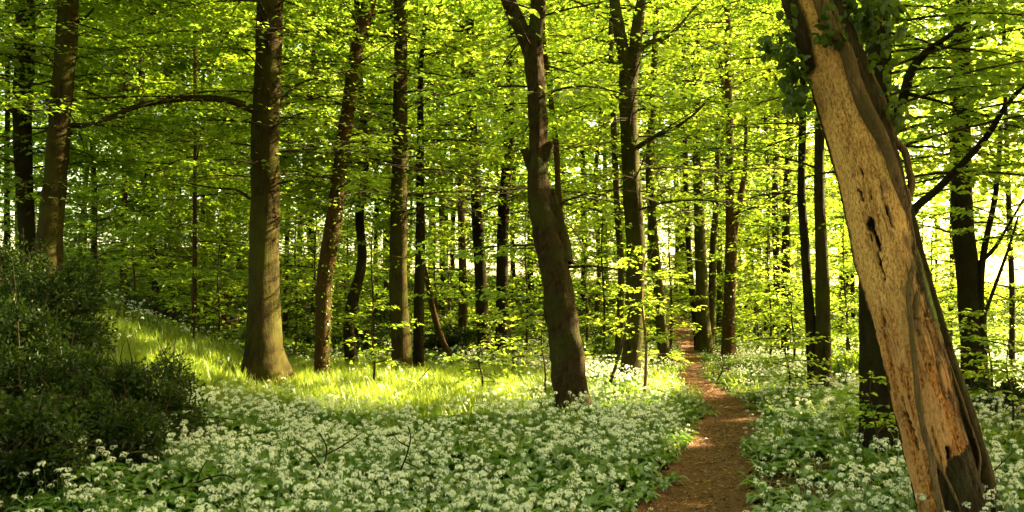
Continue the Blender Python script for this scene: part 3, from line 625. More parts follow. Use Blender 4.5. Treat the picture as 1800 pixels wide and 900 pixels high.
# ------------------------------------------------------------------ leaning barkless tree
LY = 5.8
AX = [(0, 1425, 94), (110, 1467, 98), (300, 1527, 106), (450, 1556, 101), (600, 1600, 100), (750, 1635, 102), (900, 1676, 108), (940, 1688, 114)]
apy = np.array([a[0] for a in AX], float); acx = np.array([a[1] for a in AX], float); aw = np.array([a[2] for a in AX], float)
rows = np.concatenate([np.linspace(945, 0, 760), np.linspace(-4, -260, 60)]); nr = len(rows)
cxr = np.where(rows >= 0, np.interp(rows, apy, acx), 1425 + rows * .30); wr = np.where(rows >= 0, np.interp(rows, apy, aw), 94 + rows * .05)
ax3 = np.array([at(a, b, LY) for a, b in zip(cxr, rows)])
seg = 300; th = np.linspace(-np.pi, np.pi, seg, endpoint=False)     # 0 = facing the path, + to the right
cth = np.sin(th)[None, :]; front = np.cos(th)[None, :]
T3 = np.gradient(ax3, axis=0); T3 = unit(T3); A3 = unit(np.cross(T3, [0, 1.0, 0])); A3 = np.where(A3[:, :1] < 0, -A3, A3); B3 = unit(np.cross(A3, T3)); B3 = np.where(B3[:, 1:2] > 0, -B3, B3)
r3 = wr * LY / F / 2 * .97
PX = cxr[:, None] + cth * wr[:, None] / 2; PY = rows[:, None] + cth * wr[:, None] / 2 * -.28
rngh = np.random.RandomState(77)
def vnoise(sx, sy, seed):        # smooth value noise on the (theta,row) grid
    r = np.random.RandomState(seed); gxn = int(seg / sx) + 2; gyn = int(nr / sy) + 3; Gd = r.rand(gyn, gxn); Gd[:, -1] = Gd[:, 0]; 
    x = np.linspace(0, gxn - 1.001, seg); y = np.linspace(0, gyn - 1.001, nr); xi = x.astype(int); yi = y.astype(int)
    fx = x - xi; fy = y - yi; fx = fx * fx * (3 - 2 * fx); fy = fy * fy * (3 - 2 * fy)
    a = Gd[yi][:, xi]; b = Gd[yi][:, xi + 1]; c = Gd[yi + 1][:, xi]; d = Gd[yi + 1][:, xi + 1]
    return (a * (1 - fx) + b * fx) * (1 - fy)[:, None] + (c * (1 - fx) + d * fx) * fy[:, None]
nA = vnoise(12, 60, 1); nB = vnoise(4, 22, 2); nC = vnoise(1.6, 5, 3); nD = vnoise(24, 90, 4)
jit = ((nA - .5) * 22 + (nB - .5) * 14 + (nC - .5) * 6) * (.3 + .7 * sm(430, 620, rows))[:, None]
# right edge of the bare wood in photo x, by row
edge = np.interp(rows, [-200, 0, 110, 200, 300, 400, 500, 600, 700, 780, 800, 830, 945], [1390, 1432, 1474, 1507, 1546, 1576, 1590, 1634, 1662, 1678, 1632, 1622, 1640])[:, None]  # upper part stops short, so dark bark stands for the stems' shadow
ledge = np.interp(rows, [-200, 0, 60, 110, 170, 700, 830, 945], [1330, 1392, 1412, 1424, 1380, 1500, 1590, 1612])[:, None]
wood = sm(-3, 3, edge + jit - PX) * sm(-3, 3, PX - ledge + jit * .4) * (front > -.25)
barkp = 1 - wood
def blob(x, y, sx, sy, sl=0):    # soft ragged spot in photo coordinates on the trunk
    dx = PX - x - sl * (PY - y); return np.exp(-((dx + (nB - .5) * 5 + (nC - .5) * 4) / (sx * (.6 + .8 * nB))) ** 2 - ((PY - y) / sy) ** 2) * (front > 0)
hole = np.maximum.reduce([blob(1513, 402, 6, 15, .1), blob(1522, 428, 4.5, 22, .3), blob(1530, 472, 1.6, 26, .2), blob(1496, 312, 1.3, 12, .35), blob(1496, 352, 1.8, 13, .35), blob(1510, 352, 1, 12, .2),
                          blob(1542, 385, 3, 22, .3), blob(1628, 845, 8, 38, .15), blob(1641, 792, 6, 20, .2), blob(1648, 700, 4, 26, .25), blob(1612, 580, 2, 40, .28), blob(1660, 640, 5, 30, .25),
                          blob(1551, 640, 2, 30, .28), blob(1566, 700, 2.5, 24, .25), blob(1590, 760, 4, 40, .28), blob(1540, 560, 1.5, 22, .2)])
hole = sm(.35, .6, hole) * wood
stain = np.maximum.reduce([blob(1575, 432, 12, 22), blob(1580, 470, 14, 30, .2), blob(1532, 335, 6, 14, .2), blob(1585, 540, 12, 60, .2), blob(1640, 620, 14, 60, .25), blob(1665, 700, 16, 60, .25), blob(1530, 270, 10, 10)])
stain = np.clip(stain * (0.4 + 1.2 * nB), 0, 1) * wood
moss = np.clip(np.exp(-((PX - np.interp(rows, [440, 480, 600, 620], [1604, 1613, 1640, 1646])[:, None]) / 9) ** 2), 0, 1) * ((rows > 450) & (rows < 610))[:, None] * barkp * 1.4
lowr = sm(430, 640, rows)[:, None]; fis = vnoise(3.2, 60, 21); fis2 = vnoise(2.2, 34, 22)
crack = np.clip(sm(.07, .0, np.abs(fis - .5)) * sm(.45, .62, nD) + .8 * sm(.05, 0, np.abs(fis2 - .52)) * sm(.5, .7, nA), 0, 1) * (.45 + .55 * lowr) * wood
flake = sm(.46, .54, vnoise(7, 42, 23) + .25 * (nB - .5) + .15 * (nC - .5)) * lowr * wood
orange = np.clip(sm(430, 700, PY) * .95 + (nD - .5) * .5 + sm(.55, 1, np.abs((PX - edge) / 60 + 1.1) * .6) * .3, 0, 1)
disp = -.02 * crack + .014 * flake + .010 * barkp + .006 * (nA - .5) + barkp * (.012 * (nB - .5) + .008 * (nC - .5)) - hole * .035 + wood * .0035 * (nC - .5)
rr_ = r3[:, None] * (1 + .04 * np.sin(2 * th + 1)[None]) + disp
V = ax3[:, None, :] + rr_[..., None] * (np.sin(th)[None, :, None] * A3[:, None, :] + np.cos(th)[None, :, None] * B3[:, None, :])
fl = np.exp(-(945 - rows) / 40.)[:, None] * .05; V[..., 0] += 0
i = np.arange(nr - 1)[:, None] * seg; j = np.arange(seg)[None, :]; j2 = (j + 1) % seg
Q = np.stack([i + j, i + j2, i + seg + j2, i + seg + j], -1).reshape(-1, 4)
base = ax3[0].copy(); base[2] = float(ground_z(base[0], base[1]))
lt = empty('leaning_tree', tuple(base), 'leaning tree trunk stripped to bare tan wood, wrapped in thick ivy stems', 'tree')
m, nt, out = mat('bare_wood_and_bark')
v1 = mapped(nt, (1, 1, .45)); v2 = mapped(nt)
pit = noise(nt, v1, 75, 5, .7); fine = noise(nt, v1, 160, 3, .7); bigv = noise(nt, v2, 5, 4, .6)
wcol = ramp(nt, pit, [(.32, (.13, .05, .014)), (.42, (.58, .28, .09)), (.55, (.85, .49, .19)), (.8, (.88, .58, .27))])
ocol = ramp(nt, pit, [(.34, (.05, .015, .004)), (.44, (.32, .10, .025)), (.56, (.62, .26, .08)), (.8, (.74, .38, .14))])
wcol = mixc(nt, attr(nt, 'orange'), wcol, ocol)
wcol = mixc(nt, ramp(nt, noise(nt, mapped(nt, (1, 1, .35)), 9, 7, .75, .6), [(.48, (0, 0, 0)), (.7, (.6, .6, .6))]), wcol, (.34, .15, .05))
wcol = mixc(nt, math_(nt, 'MULTIPLY', attr(nt, 'flake'), .55), wcol, (.68, .36, .16))
wcol = mixc(nt, math_(nt, 'MULTIPLY', attr(nt, 'stain'), .8), wcol, (.09, .065, .04))
bn = noise(nt, mapped(nt, (1, 1, .3)), 22, 6, .7, .5)
bcol = ramp(nt, bn, [(.3, (.010, .006, .003)), (.6, (.05, .032, .015)), (.8, (.12, .08, .04))])
bcol = mixc(nt, ramp(nt, bigv, [(.45, (0, 0, 0)), (.65, (.45, .45, .45))]), bcol, (.04, .045, .012))
bcol = mixc(nt, attr(nt, 'moss'), bcol, (.16, .2, .045))
col = mixc(nt, attr(nt, 'wood'), bcol, wcol); col = mixc(nt, attr(nt, 'hole'), col, (.008, .006, .004))
bsdf(nt, out, col, .85, .08, math_(nt, 'ADD', math_(nt, 'ADD', pit, math_(nt, 'MULTIPLY', fine, .4)), bn), .9, .02)
me = make_mesh('trunk', shift(V.reshape(-1, 3), lt), [Q], [m], smooth=True, attrs=dict(wood=wood.ravel(), hole=np.clip(hole + .75 * crack, 0, 1).ravel(), flake=flake.ravel(), stain=stain.ravel(), moss=moss.ravel(), orange=orange.ravel()))
child('trunk', me, lt)
def onlean(px, py, off):         # a point just in front of the leaning trunk's surface
    w = np.interp(py, apy, aw) if py >= 0 else 94; cx = np.interp(py, apy, acx) if py >= 0 else 1425 + py * .3
    c = np.clip((px - cx) / (w / 2), -1.25, 1.25); rad = w * LY / F / 2
    dep = math.sqrt(max(0, 1 - min(1, abs(c)) ** 2)) * rad
    Yd = LY - dep - off; return at(px + 0, py, Yd)
def stem(pts, name='ivy_stem', mk='vine', off=.02, seed=0, segs=12, kn=.3, nn=90):
    P = catmull([onlean(a, b, off) for a, b, w in pts], nn); rw = np.interp(np.linspace(0, len(pts) - 1, nn), np.arange(len(pts)), [w * LY / F / 2 for _, _, w in pts])
    v, q = tube(P, rw, segs, kn, seed); b = Bag(); b.add(v, q, 0, True); return child(name, b.mesh(name, [M[mk]], lt), lt)
stem([(1420, -60, 19.0), (1448, 20, 20.6), (1467, 60, 20.6), (1487, 90, 21.3), (1500, 133, 21.3), (1517, 180, 22.2), (1540, 227, 23.8), (1558, 267, 23.8), (1572, 310, 23.8), (1585, 355, 21.3), (1596, 400, 19.0), (1603, 443, 15.8), (1603, 473, 9.5), (1598, 513, 9.3), (1600, 553, 9.3), (1604, 600, 8.6), (1610, 660, 9.3), (1615, 717, 10.0), (1625, 760, 10.6), (1637, 800, 11.2), (1643, 850, 11.9), (1654, 897, 12.6), (1662, 940, 13.3)], off=.065, seed=1, nn=160)
stem([(1470, -30, 14), (1490, 40, 15), (1507, 87, 15), (1527, 133, 15), (1547, 173, 15), (1557, 213, 14), (1573, 247, 13), (1591, 268, 12), (1597, 297, 12), (1602, 327, 12), (1594, 357, 12), (1598, 400, 12), (1606, 440, 10), (1612, 480, 9)], off=.02, seed=2, nn=110)
stem([(1535, 175, 9), (1548, 215, 9), (1560, 250, 10), (1574, 290, 10), (1583, 320, 11), (1592, 350, 9)], off=.03, seed=3, nn=50)
stem([(1462, -40, 12), (1468, 30, 12), (1484, 80, 12), (1512, 120, 11), (1535, 160, 11), (1538, 200, 10), (1552, 236, 11), (1574, 270, 11), (1580, 310, 12), (1596, 350, 12), (1592, 400, 11), (1604, 450, 12), (1612, 500, 12), (1608, 560, 9)], off=.05, seed=8, nn=110)
stem([(1500, 110, 10), (1520, 150, 10), (1532, 200, 9), (1552, 250, 9), (1563, 280, 8)], off=.005, seed=4, nn=50)
stem([(1594, 350, 10), (1603, 390, 15), (1614, 450, 22), (1626, 500, 26), (1654, 600, 31), (1677, 680, 36), (1698, 750, 37), (1721, 830, 39), (1741, 900, 40), (1755, 945, 42)], name='bark_ridge', mk='bark_rough', off=0.0, seed=5, segs=18, kn=.35, nn=110)
stem([(1606, 420, 4), (1622, 470, 4), (1640, 540, 4), (1652, 590, 4), (1676, 660, 4), (1690, 700, 5), (1703, 740, 4), (1722, 800, 4), (1720, 850, 5), (1735, 900, 4)], name='ivy_stem', mk='vine', off=.09, seed=6, segs=7, nn=70)
stem([(1640, 800, 6), (1668, 850, 5), (1690, 900, 6), (1700, 940, 7)], name='ivy_stem', mk='vine', off=.008, seed=7, segs=7, nn=40)
# ivy crown on the upper trunk
rng = np.random.RandomState(9); CL = []
for (cx, cyy, rx, ry, n) in [(1500, 18, 62, 34, 190), (1475, 62, 45, 18, 70), (1550, 30, 46, 45, 110), (1550, 100, 26, 40, 40), (1566, 170, 18, 40, 24), (1385, 90, 22, 45, 55), (1398, 130, 28, 35, 60), (1402, 175, 22, 28, 45), (1355, 75, 30, 22, 30), (1585, 205, 15, 30, 26), (1385, 20, 12, 24, 14)]:
    a = rng.rand(n) * 6.283; r = np.sqrt(rng.rand(n))
    for q in range(n):
        x = cx + rx * r[q] * math.cos(a[q]); y = cyy + ry * r[q] * math.sin(a[q]); CL.append(onlean(x, y, rng.uniform(0, .16) if q % 3 else -rng.uniform(0, .3)))
CL = np.array(CL); n = len(CL)
D = unit(np.stack([rng.normal(0, .7, n), rng.normal(-.25, .5, n), rng.normal(-.7, .5, n)], 1)); N = unit(np.stack([rng.normal(0, .5, n), rng.normal(-.7, .4, n), rng.normal(.6, .4, n)], 1))
b = Bag(); v, q = leaves(CL, D, N, rng.uniform(.035, .09, n), .78, True, .25); b.add(v, q, 0, False, np.repeat(rng.rand(n), 6)); child('ivy_leaves', b.mesh('ivy_leaves', [M['ivy']], lt), lt)

# ------------------------------------------------------------------ saplings and low sprays
def sapling(label, px, py, h, lsz=.06, seed=0, n=7, L=(.5, 1.0), mk='twig', lmat='leaf', Y=None, lean=(0, 0), w=5, dens=1.0, zlo=.25, name='beech_sapling', cat='sapling', tone=(.2, 1)):
    rng = np.random.RandomState(500 + seed)
    g_ = hit(px, py) if Y is None else np.array([(px - 900) / F * Y, Y, float(ground_z((px - 900) / F * Y, Y))])
    root = empty(name, tuple(g_), label, cat, 'young beeches and saplings')
    P = catmull([g_ + np.array([0, 0, -.03]), g_ + np.array([lean[0] * .3 + .03, 0, h * .35]), g_ + np.array([lean[0] * .6 - .03, lean[1] * .5, h * .7]), g_ + np.array([lean[0], lean[1], h])], 16)
    r = w * g_[1] / F / 2; v, q = tube(P, np.linspace(r, r * .3, 16), 6, .2, seed); b = Bag(); b.add(v, q, 0, True); child('stem', b.mesh('stem', [M[mk]], root), root)
    def fn(z): return np.array([np.interp(z, P[:, 2], P[:, k]) for k in (0, 1)] + [z])
    bl = [(g_[2] + h * (zlo + (1 - zlo) * (k + .5) / n), k * 2.4 + rng.rand(), rng.uniform(*L) * (1.15 - .6 * k / n), rng.uniform(.05, .4), rng.uniform(.1, .35)) for k in range(n)]
    me, nl = crown_mesh('crown', rng, root, fn, dict(boughs=bl, leaf=lsz, dens=dens, width=.4), M[lmat], g_[1] < 13, gaps=False, tone=tone); child('crown', me, root)
S = sapling
S('small crooked sapling with flat leaf sprays left of the stout ridged beech', 655, 688, 1.5, .075, 1, 6, (.5, .9))
S('thin sapling at the grass edge below the shaded slope', 338, 612, 1.4, .07, 2, 6, (.4, .7), tone=(.5, 1))
S('bright leaved young beech left of the big beech foot', 418, 590, 1.6, .08, 3, 6, (.5, .9), Y=21)
S('pale stemmed sapling in the white flowers left of the path bend', 1133, 700, 2.2, .075, 4, 8, (.5, .9), mk='vine', w=7)
S('dark slanting sapling right of the crooked middle beech', 1068, 655, 2.6, .07, 5, 6, (.4, .8), Y=15, lean=(.9, 0), w=6, zlo=.45)
S('leafy shrub like sapling in flowers left of the dark pair', 1385, 700, 1.0, .07, 6, 9, (.5, .9), dens=1.3)
S('sapling with yellow leaves beside the dark fifth trunk', 1395, 650, 1.7, .08, 7, 7, (.6, 1.1))
S('short bright sapling at the foot of the upright half hidden trunk', 1568, 790, .55, .065, 8, 5, (.3, .5), dens=.8)
S('spray of fresh leaves between the upright trunk and the leaning trunk', 1530, 770, .9, .06, 9, 4, (.35, .55), Y=8.2, dens=.7)
S('low sapling standing in the grass left of the crooked middle beech', 845, 700, .8, .065, 10, 6, (.5, .9), dens=.9)
S('leafy young beech just left of the crooked middle beech', 900, 668, 1.3, .07, 11, 6, (.7, 1.2))
S('young beech screening the twin stemmed path beech', 1165, 632, 2.2, .09, 12, 9, (.8, 1.3))
S('young beech at the left of the far path', 1110, 622, 1.8, .09, 13, 8, (.7, 1.2), Y=21)
S('rounded young beech right of the ivy flecked beech', 1330, 600, 1.6, .1, 14, 8, (.8, 1.3), Y=24)
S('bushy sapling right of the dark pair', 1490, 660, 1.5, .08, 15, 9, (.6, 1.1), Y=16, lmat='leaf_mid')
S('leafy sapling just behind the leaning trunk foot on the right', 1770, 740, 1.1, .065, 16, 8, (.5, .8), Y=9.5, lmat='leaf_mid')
S('drooping young beech in front of the broad buttressed trunk', 1735, 690, 1.6, .07, 17, 7, (.5, .9), Y=11.5)
S('tall spreading young beech right of the big beech', 555, 640, 3.2, .08, 18, 13, (.9, 1.5), Y=18.5, w=5)
S('tall spreading young beech between the thin crooked stem and the ridged beech', 655, 640, 3.4, .08, 19, 13, (.9, 1.6), Y=18.8, w=5)
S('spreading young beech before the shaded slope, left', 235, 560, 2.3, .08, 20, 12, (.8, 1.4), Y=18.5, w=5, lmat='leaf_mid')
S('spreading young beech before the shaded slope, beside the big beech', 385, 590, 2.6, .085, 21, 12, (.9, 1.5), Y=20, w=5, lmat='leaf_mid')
S('broad young beech above the dark hollow', 790, 600, 2.4, .09, 22, 11, (.9, 1.5), Y=23.5, w=6)
S('broad young beech far behind the dark pair', 900, 590, 3, .1, 23, 12, (1, 1.7), Y=27, w=6)
S('broad young beech far behind the crooked middle beech', 1030, 600, 3.2, .09, 24, 13, (1, 1.7), Y=22, w=6)
S('broad young beech far back between far trunks right of the path', 1325, 590, 3.4, .11, 25, 12, (1, 1.8), Y=31, w=6)
S('broad young beech behind the dark pair before the leaning trunk', 1450, 600, 3.2, .09, 26, 13, (1, 1.7), Y=20, w=6)
S('broad young beech behind the right edge trunks', 1640, 620, 3.2, .09, 27, 13, (1, 1.7), Y=17, w=6)

for k, (lab, px, Y, h, L) in enumerate([
  ('leafy young beech filling the gap between the big beech and the ivy clad leaning beech', 520, 20.5, 3.6, 1.5),
  ('leafy young beech between the crooked thin stem and the far slope', 612, 23, 4.2, 1.7),
  ('bright young beech right of the thin black stem', 765, 21, 3.4, 1.5),
  ('bright young beech just left of the crooked middle beech, farther back', 925, 22, 4.0, 1.6),
  ('bright spreading young beech right of the crooked middle beech', 1060, 19.5, 3.6, 1.5),
  ('bright spreading young beech overhanging the far path from the left', 1178, 25, 4.2, 1.8),
  ('young beech between the ivy flecked beech and the dark pair', 1352, 21, 3.6, 1.6),
  ('young beech screening the clearing left of the broad buttressed trunk', 1625, 20, 4.0, 1.7),
  ('young beech on the shaded slope under the arching branch', 300, 21, 3.8, 1.7),
  ('young beech on the shaded slope right of the pale leaning beech', 170, 20, 3.6, 1.6),
  ('young beech crown touching the right side of the dark pair', 1485, 18.5, 3.6, 1.5)]):
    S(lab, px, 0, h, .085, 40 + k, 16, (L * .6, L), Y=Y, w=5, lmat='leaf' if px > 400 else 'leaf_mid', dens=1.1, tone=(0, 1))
S('overhanging beech spray reaching left from the crooked middle beech base', 955, 662, 1.25, .075, 60, 5, (.9, 1.6), Y=13, w=4, zlo=.5)

# ------------------------------------------------------------------ dark bushes on the left
def bush(label, px, Y, w, h, d, n, seed, lsz=.05, lmat='leaf_dark', name='shade_toned_bush', zoff=0, tone=(0, 1)):
    rng = np.random.RandomState(700 + seed); x0 = (px - 900) / F * Y; g_ = np.array([x0, Y, float(ground_z(x0, Y))]); root = empty(name, tuple(g_), label, 'bush', 'shrubs')
    # clumps
    nc = 80; cc = unit(rng.normal(0, 1, (nc, 3))) * rng.uniform(.3, 1, (nc, 1)) ** .5; cc[:, 2] = np.abs(cc[:, 2])
    cc = cc * np.array([w / 2, d / 2, h]) * .85; cs = rng.uniform(.09, .3, nc) * min(w, h) * .8
    k = rng.randint(0, nc, n); o = unit(rng.normal(0, 1, (n, 3))) * (rng.rand(n, 1) ** .45); B = g_ + cc[k] + o * cs[k][:, None] * np.array([1, 1, .75])
    B[:, 2] = np.maximum(B[:, 2], ground_z(B[:, 0], B[:, 1]) + .03)
    D = unit(o + rng.normal(0, .7, (n, 3))); N = unit(np.array([0, 0, 1.0]) + rng.normal(0, .7, (n, 3)))
    b = Bag(); v, q = leaves(B, D, N, lsz * rng.uniform(.6, 1.3, n), .55); b.add(v, q, 0, False, np.repeat(tone[0] + (tone[1] - tone[0]) * rng.rand(n), 4)); child('foliage', b.mesh('foliage', [M[lmat]], root), root)
    # twigs
    b = Bag(); S_ = g_ + cc * .15 * np.array([1, 1, 0]); E_ = g_ + cc * 1.02 + np.array([0, 0, .1]) * rng.rand(nc, 1)
    for s_, e_ in zip(S_, E_):
        mid = (s_ + e_) / 2 + rng.normal(0, .12, 3); v, q = tube(catmull([s_, mid, e_, e_ + (e_ - mid) * .4 + rng.normal(0, .08, 3)], 10), np.linspace(.014, .003, 10), 5); b.add(v, q, 0, True)
    child('stems', b.mesh('stems', [M['twig']], root), root)
bush('tall bush with shade-darkened leaf colour at the left edge above the flowers', 20, 8.2, 2.4, 1.45, 1.8, 22000, 1, tone=(0, .8))
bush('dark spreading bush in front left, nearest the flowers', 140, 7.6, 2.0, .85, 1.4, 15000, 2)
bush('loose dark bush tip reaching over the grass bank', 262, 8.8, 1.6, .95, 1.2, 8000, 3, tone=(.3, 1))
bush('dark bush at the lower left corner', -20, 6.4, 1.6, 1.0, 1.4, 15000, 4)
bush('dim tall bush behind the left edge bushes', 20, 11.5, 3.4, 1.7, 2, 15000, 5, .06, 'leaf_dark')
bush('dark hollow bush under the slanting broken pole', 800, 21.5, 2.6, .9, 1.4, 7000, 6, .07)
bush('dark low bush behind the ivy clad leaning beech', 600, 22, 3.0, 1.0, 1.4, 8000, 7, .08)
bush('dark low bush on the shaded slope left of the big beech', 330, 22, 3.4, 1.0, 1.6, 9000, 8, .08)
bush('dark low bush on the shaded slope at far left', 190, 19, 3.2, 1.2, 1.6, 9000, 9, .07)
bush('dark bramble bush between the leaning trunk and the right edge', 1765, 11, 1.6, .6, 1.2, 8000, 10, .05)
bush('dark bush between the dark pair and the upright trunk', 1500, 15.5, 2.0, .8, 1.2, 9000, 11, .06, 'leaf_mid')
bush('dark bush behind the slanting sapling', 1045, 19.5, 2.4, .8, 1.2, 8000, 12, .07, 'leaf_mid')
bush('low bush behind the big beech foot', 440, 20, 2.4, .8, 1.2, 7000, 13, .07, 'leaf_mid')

# ------------------------------------------------------------------ dead twigs and stems in the flowers
def twig(label, polys, w, Y, mk='twig', name='dead_twig', cat='twig'):
    P0 = at(*polys[0][0], Y); g_ = np.array([P0[0], P0[1], float(ground_z(P0[0], P0[1]))]); root = None; b = Bag()
    for k, pl_ in enumerate(polys):
        pts = [at(px, py, Y - .05 * i_) for i_, (px, py) in enumerate(pl_)]; r = w * Y / F / 2 * (1 if k == 0 else .6)
        v, q = tube(catmull(pts, 16), np.linspace(r, r * .4, 16), 6, .25, k); b.add(v, q, 0, True)
    V_ = np.concatenate(b.V); me = b.mesh(name, [M[mk]]); o = link(bpy.data.objects.new(name, me)); tag(o, label, cat, 'dead twigs and bare stems in the flowers')
twig('dark forked bramble stem standing in the flowers at lower left', [[(540, 890), (556, 850), (570, 815), (574, 785), (560, 760)], [(572, 800), (600, 785), (625, 768), (640, 758)], [(566, 822), (545, 795), (520, 780)]], 5, 6.6)
twig('thin dead twig curling over the flowers below the big beech', [[(690, 890), (700, 840), (715, 800), (722, 770), (718, 750)], [(712, 812), (738, 826), (742, 850)], [(718, 785), (700, 775), (690, 760)]], 4, 6.9)
twig('thin pale stick leaning in the grass right of the stout ridged beech', [[(724, 690), (732, 675), (748, 655), (758, 645)]], 3, 14)
twig('short dark stick leaning in the flowers right of the path bend', [[(1262, 668), (1268, 655), (1272, 640)], [(1268, 655), (1280, 648)]], 3, 15)
twig('thin dark twig lying over plants right of the leaning trunk', [[(1735, 838), (1760, 815), (1785, 790)], [(1760, 815), (1762, 800)]], 3, 6.2)
twig('curved brown twig lying low in the flowers at bottom centre left', [[(300, 860), (340, 850), (390, 835), (420, 850), (430, 885)], [(345, 848), (360, 815), (380, 800)]], 4, 6.7)
twig('pale bar standing in for white stones at the far end of the path', [[(1168, 566), (1178, 560), (1195, 559), (1212, 563)]], 5, 31, 'vine', 'stones_stand_in', 'branch')  # single pale tube made up in place of the white stones

# ------------------------------------------------------------------ ground cover (uncountable)
def scatter(name, label, cat, srcs, pts, rots, scl, idx):
    me = bpy.data.meshes.new(name); me.vertices.add(len(pts)); me.vertices.foreach_set('co', np.asarray(pts, np.float32).ravel())
    a = me.attributes.new('rot', 'FLOAT_VECTOR', 'POINT'); a.data.foreach_set('vector', np.asarray(rots, np.float32).ravel())
    a = me.attributes.new('scl', 'FLOAT', 'POINT'); a.data.foreach_set('value', np.asarray(scl, np.float32))
    a = me.attributes.new('idx', 'INT', 'POINT'); a.data.foreach_set('value', np.asarray(idx, np.int32))
    o = link(bpy.data.objects.new(name, me)); tag(o, label, cat, kind='stuff')
    coll = bpy.data.collections.new(name + '_kinds')
    for k, s in enumerate(srcs): coll.objects.link(s)
    ng = bpy.data.node_groups.new(name, 'GeometryNodeTree')
    ng.interface.new_socket('Geometry', in_out='INPUT', socket_type='NodeSocketGeometry'); ng.interface.new_socket('Geometry', in_out='OUTPUT', socket_type='NodeSocketGeometry')
    N_ = ng.nodes; gi = N_.new('NodeGroupInput'); go = N_.new('NodeGroupOutput'); ci = N_.new('GeometryNodeCollectionInfo'); ip = N_.new('GeometryNodeInstanceOnPoints')
    ci.inputs['Collection'].default_value = coll; ci.inputs['Separate Children'].default_value = True; ci.inputs['Reset Children'].default_value = True
    ip.inputs['Pick Instance'].default_value = True
    def na(nm, ty):
        n = N_.new('GeometryNodeInputNamedAttribute'); n.data_type = ty; n.inputs[0].default_value = nm; return n.outputs[0]
    L_ = ng.links; L_.new(gi.outputs[0], ip.inputs['Points']); L_.new(ci.outputs[0], ip.inputs['Instance'])
    L_.new(na('idx', 'INT'), ip.inputs['Instance Index']); L_.new(na('rot', 'FLOAT_VECTOR'), ip.inputs['Rotation']); L_.new(na('scl', 'FLOAT'), ip.inputs['Scale'])
    L_.new(ip.outputs[0], go.inputs[0])
    md = o.modifiers.new('scatter', 'NODES'); md.node_group = ng
    return o
def garlic_clump(k, flowers, lod=0):
    rng = np.random.RandomState(900 + k); bag = Bag()
    nl = 9 if lod == 0 else 6
    for q in range(nl):          # broad arching leaves
        az = rng.uniform(0, 6.28); L = rng.uniform(.16, .27); w = rng.uniform(.022, .036); rise = rng.uniform(.8, 1.5)
        t = np.linspace(0, 1, 6); r = t * L * .85; z = L * (rise * t - 1.05 * t ** 2.2) * .75 + .01
        d = np.array([math.cos(az), math.sin(az)]); s = np.array([-d[1], d[0]]); W = w * np.sin(np.pi * np.clip(t * .93 + .07, 0, 1)) ** .8
        o = rng.normal(0, .035, 2)
        c = np.stack([o[0] + d[0] * r, o[1] + d[1] * r, z], 1)
        Lf = c + np.stack([s[0] * W, s[1] * W, W * .35], 1); Rt = c - np.stack([s[0] * W, s[1] * W, -W * .35], 1)
        V = np.stack([Lf, c, Rt], 1).reshape(-1, 3); i = np.arange(5) * 3
        P = np.concatenate([np.stack([i, i + 1, i + 4, i + 3], 1), np.stack([i + 1, i + 2, i + 5, i + 4], 1)])
        bag.add(V, P, 0, True, np.full(len(V), rng.rand()))
    for q in range(flowers):     # round white umbels of small star flowers
        x, y = rng.normal(0, .07, 2); h = rng.uniform(.15, .32); hd = np.array([x * 1.6, y * 1.6, h])
        v, p_ = prisms([np.array([x * .4, y * .4, 0])], [hd], .0022, .0016); bag.add(v, p_, 0, False)
        nf = 20 if lod == 0 else 10
        nf = int(nf * rng.uniform(.7, 1.1)); dirs = unit(rng.normal(0, 1, (nf, 3)) + np.array([0, 0, .8])) * np.array([1.25, 1.25, .8]); R_ = rng.uniform(.012, .026)
        for d in dirs:
            c = hd + d * R_ * rng.uniform(.75, 1.1); a = unit(np.cross(d, [.3, .5, .8])); b = np.cross(d, a); ps = .0088 if lod == 0 else .012
            n_p = 6 if lod == 0 else 3
            ang = np.arange(n_p) * 2 * np.pi / n_p + rng.rand()
            tip = c + (np.cos(ang)[:, None] * a + np.sin(ang)[:, None] * b) * ps + d * .003
            wd = .30 if lod == 0 else .75
            l_ = c + (np.cos(ang - wd)[:, None] * a + np.sin(ang - wd)[:, None] * b) * ps * .62; r_ = c + (np.cos(ang + wd)[:, None] * a + np.sin(ang + wd)[:, None] * b) * ps * .62
            V = np.concatenate([np.stack([np.repeat(c[None], n_p, 0), l_, tip, r_], 1).reshape(-1, 3)]); P = (np.arange(n_p)[:, None] * 4 + np.array([0, 1, 2, 3]))
            bag.add(V, P, 1, False, np.full(len(V), rng.rand()))
    return bpy.data.objects.new('garlic_clump', bag.mesh('garlic_clump', [M['garlic'], M['petal']]))
def grass_tuft(k):
    rng = np.random.RandomState(950 + k); bag = Bag(); n = 26
    az = rng.uniform(0, 6.28, n); L = rng.uniform(.10, .26, n); ln = rng.uniform(.1, .9, n); o = rng.normal(0, .07, (n, 2)); t = np.linspace(0, 1, 4)
    d = np.stack([np.cos(az), np.sin(az)], 1); s = np.stack([-d[:, 1], d[:, 0]], 1)
    c = np.zeros((n, 4, 3)); c[:, :, :2] = o[:, None] + d[:, None] * (t ** 1.8 * ln[:, None] * L[:, None])[..., None]; c[:, :, 2] = L[:, None] * t * (1 - .25 * ln[:, None] * t)
    W = .0055 * (1 - t * .9); S3 = np.concatenate([s, np.zeros((n, 1))], 1)
    V = np.stack([c - S3[:, None] * W[None, :, None], c + S3[:, None] * W[None, :, None]], 2).reshape(-1, 3); b0 = np.arange(n)[:, None] * 8
    P = np.concatenate([b0 + np.array([q * 2, q * 2 + 1, q * 2 + 3, q * 2 + 2]) for q in range(3)]); bag.add(V, P, 0, True, np.repeat(rng.rand(n), 8))
    return bpy.data.objects.new('grass_tuft', bag.mesh('grass_tuft', [M['grass']]))
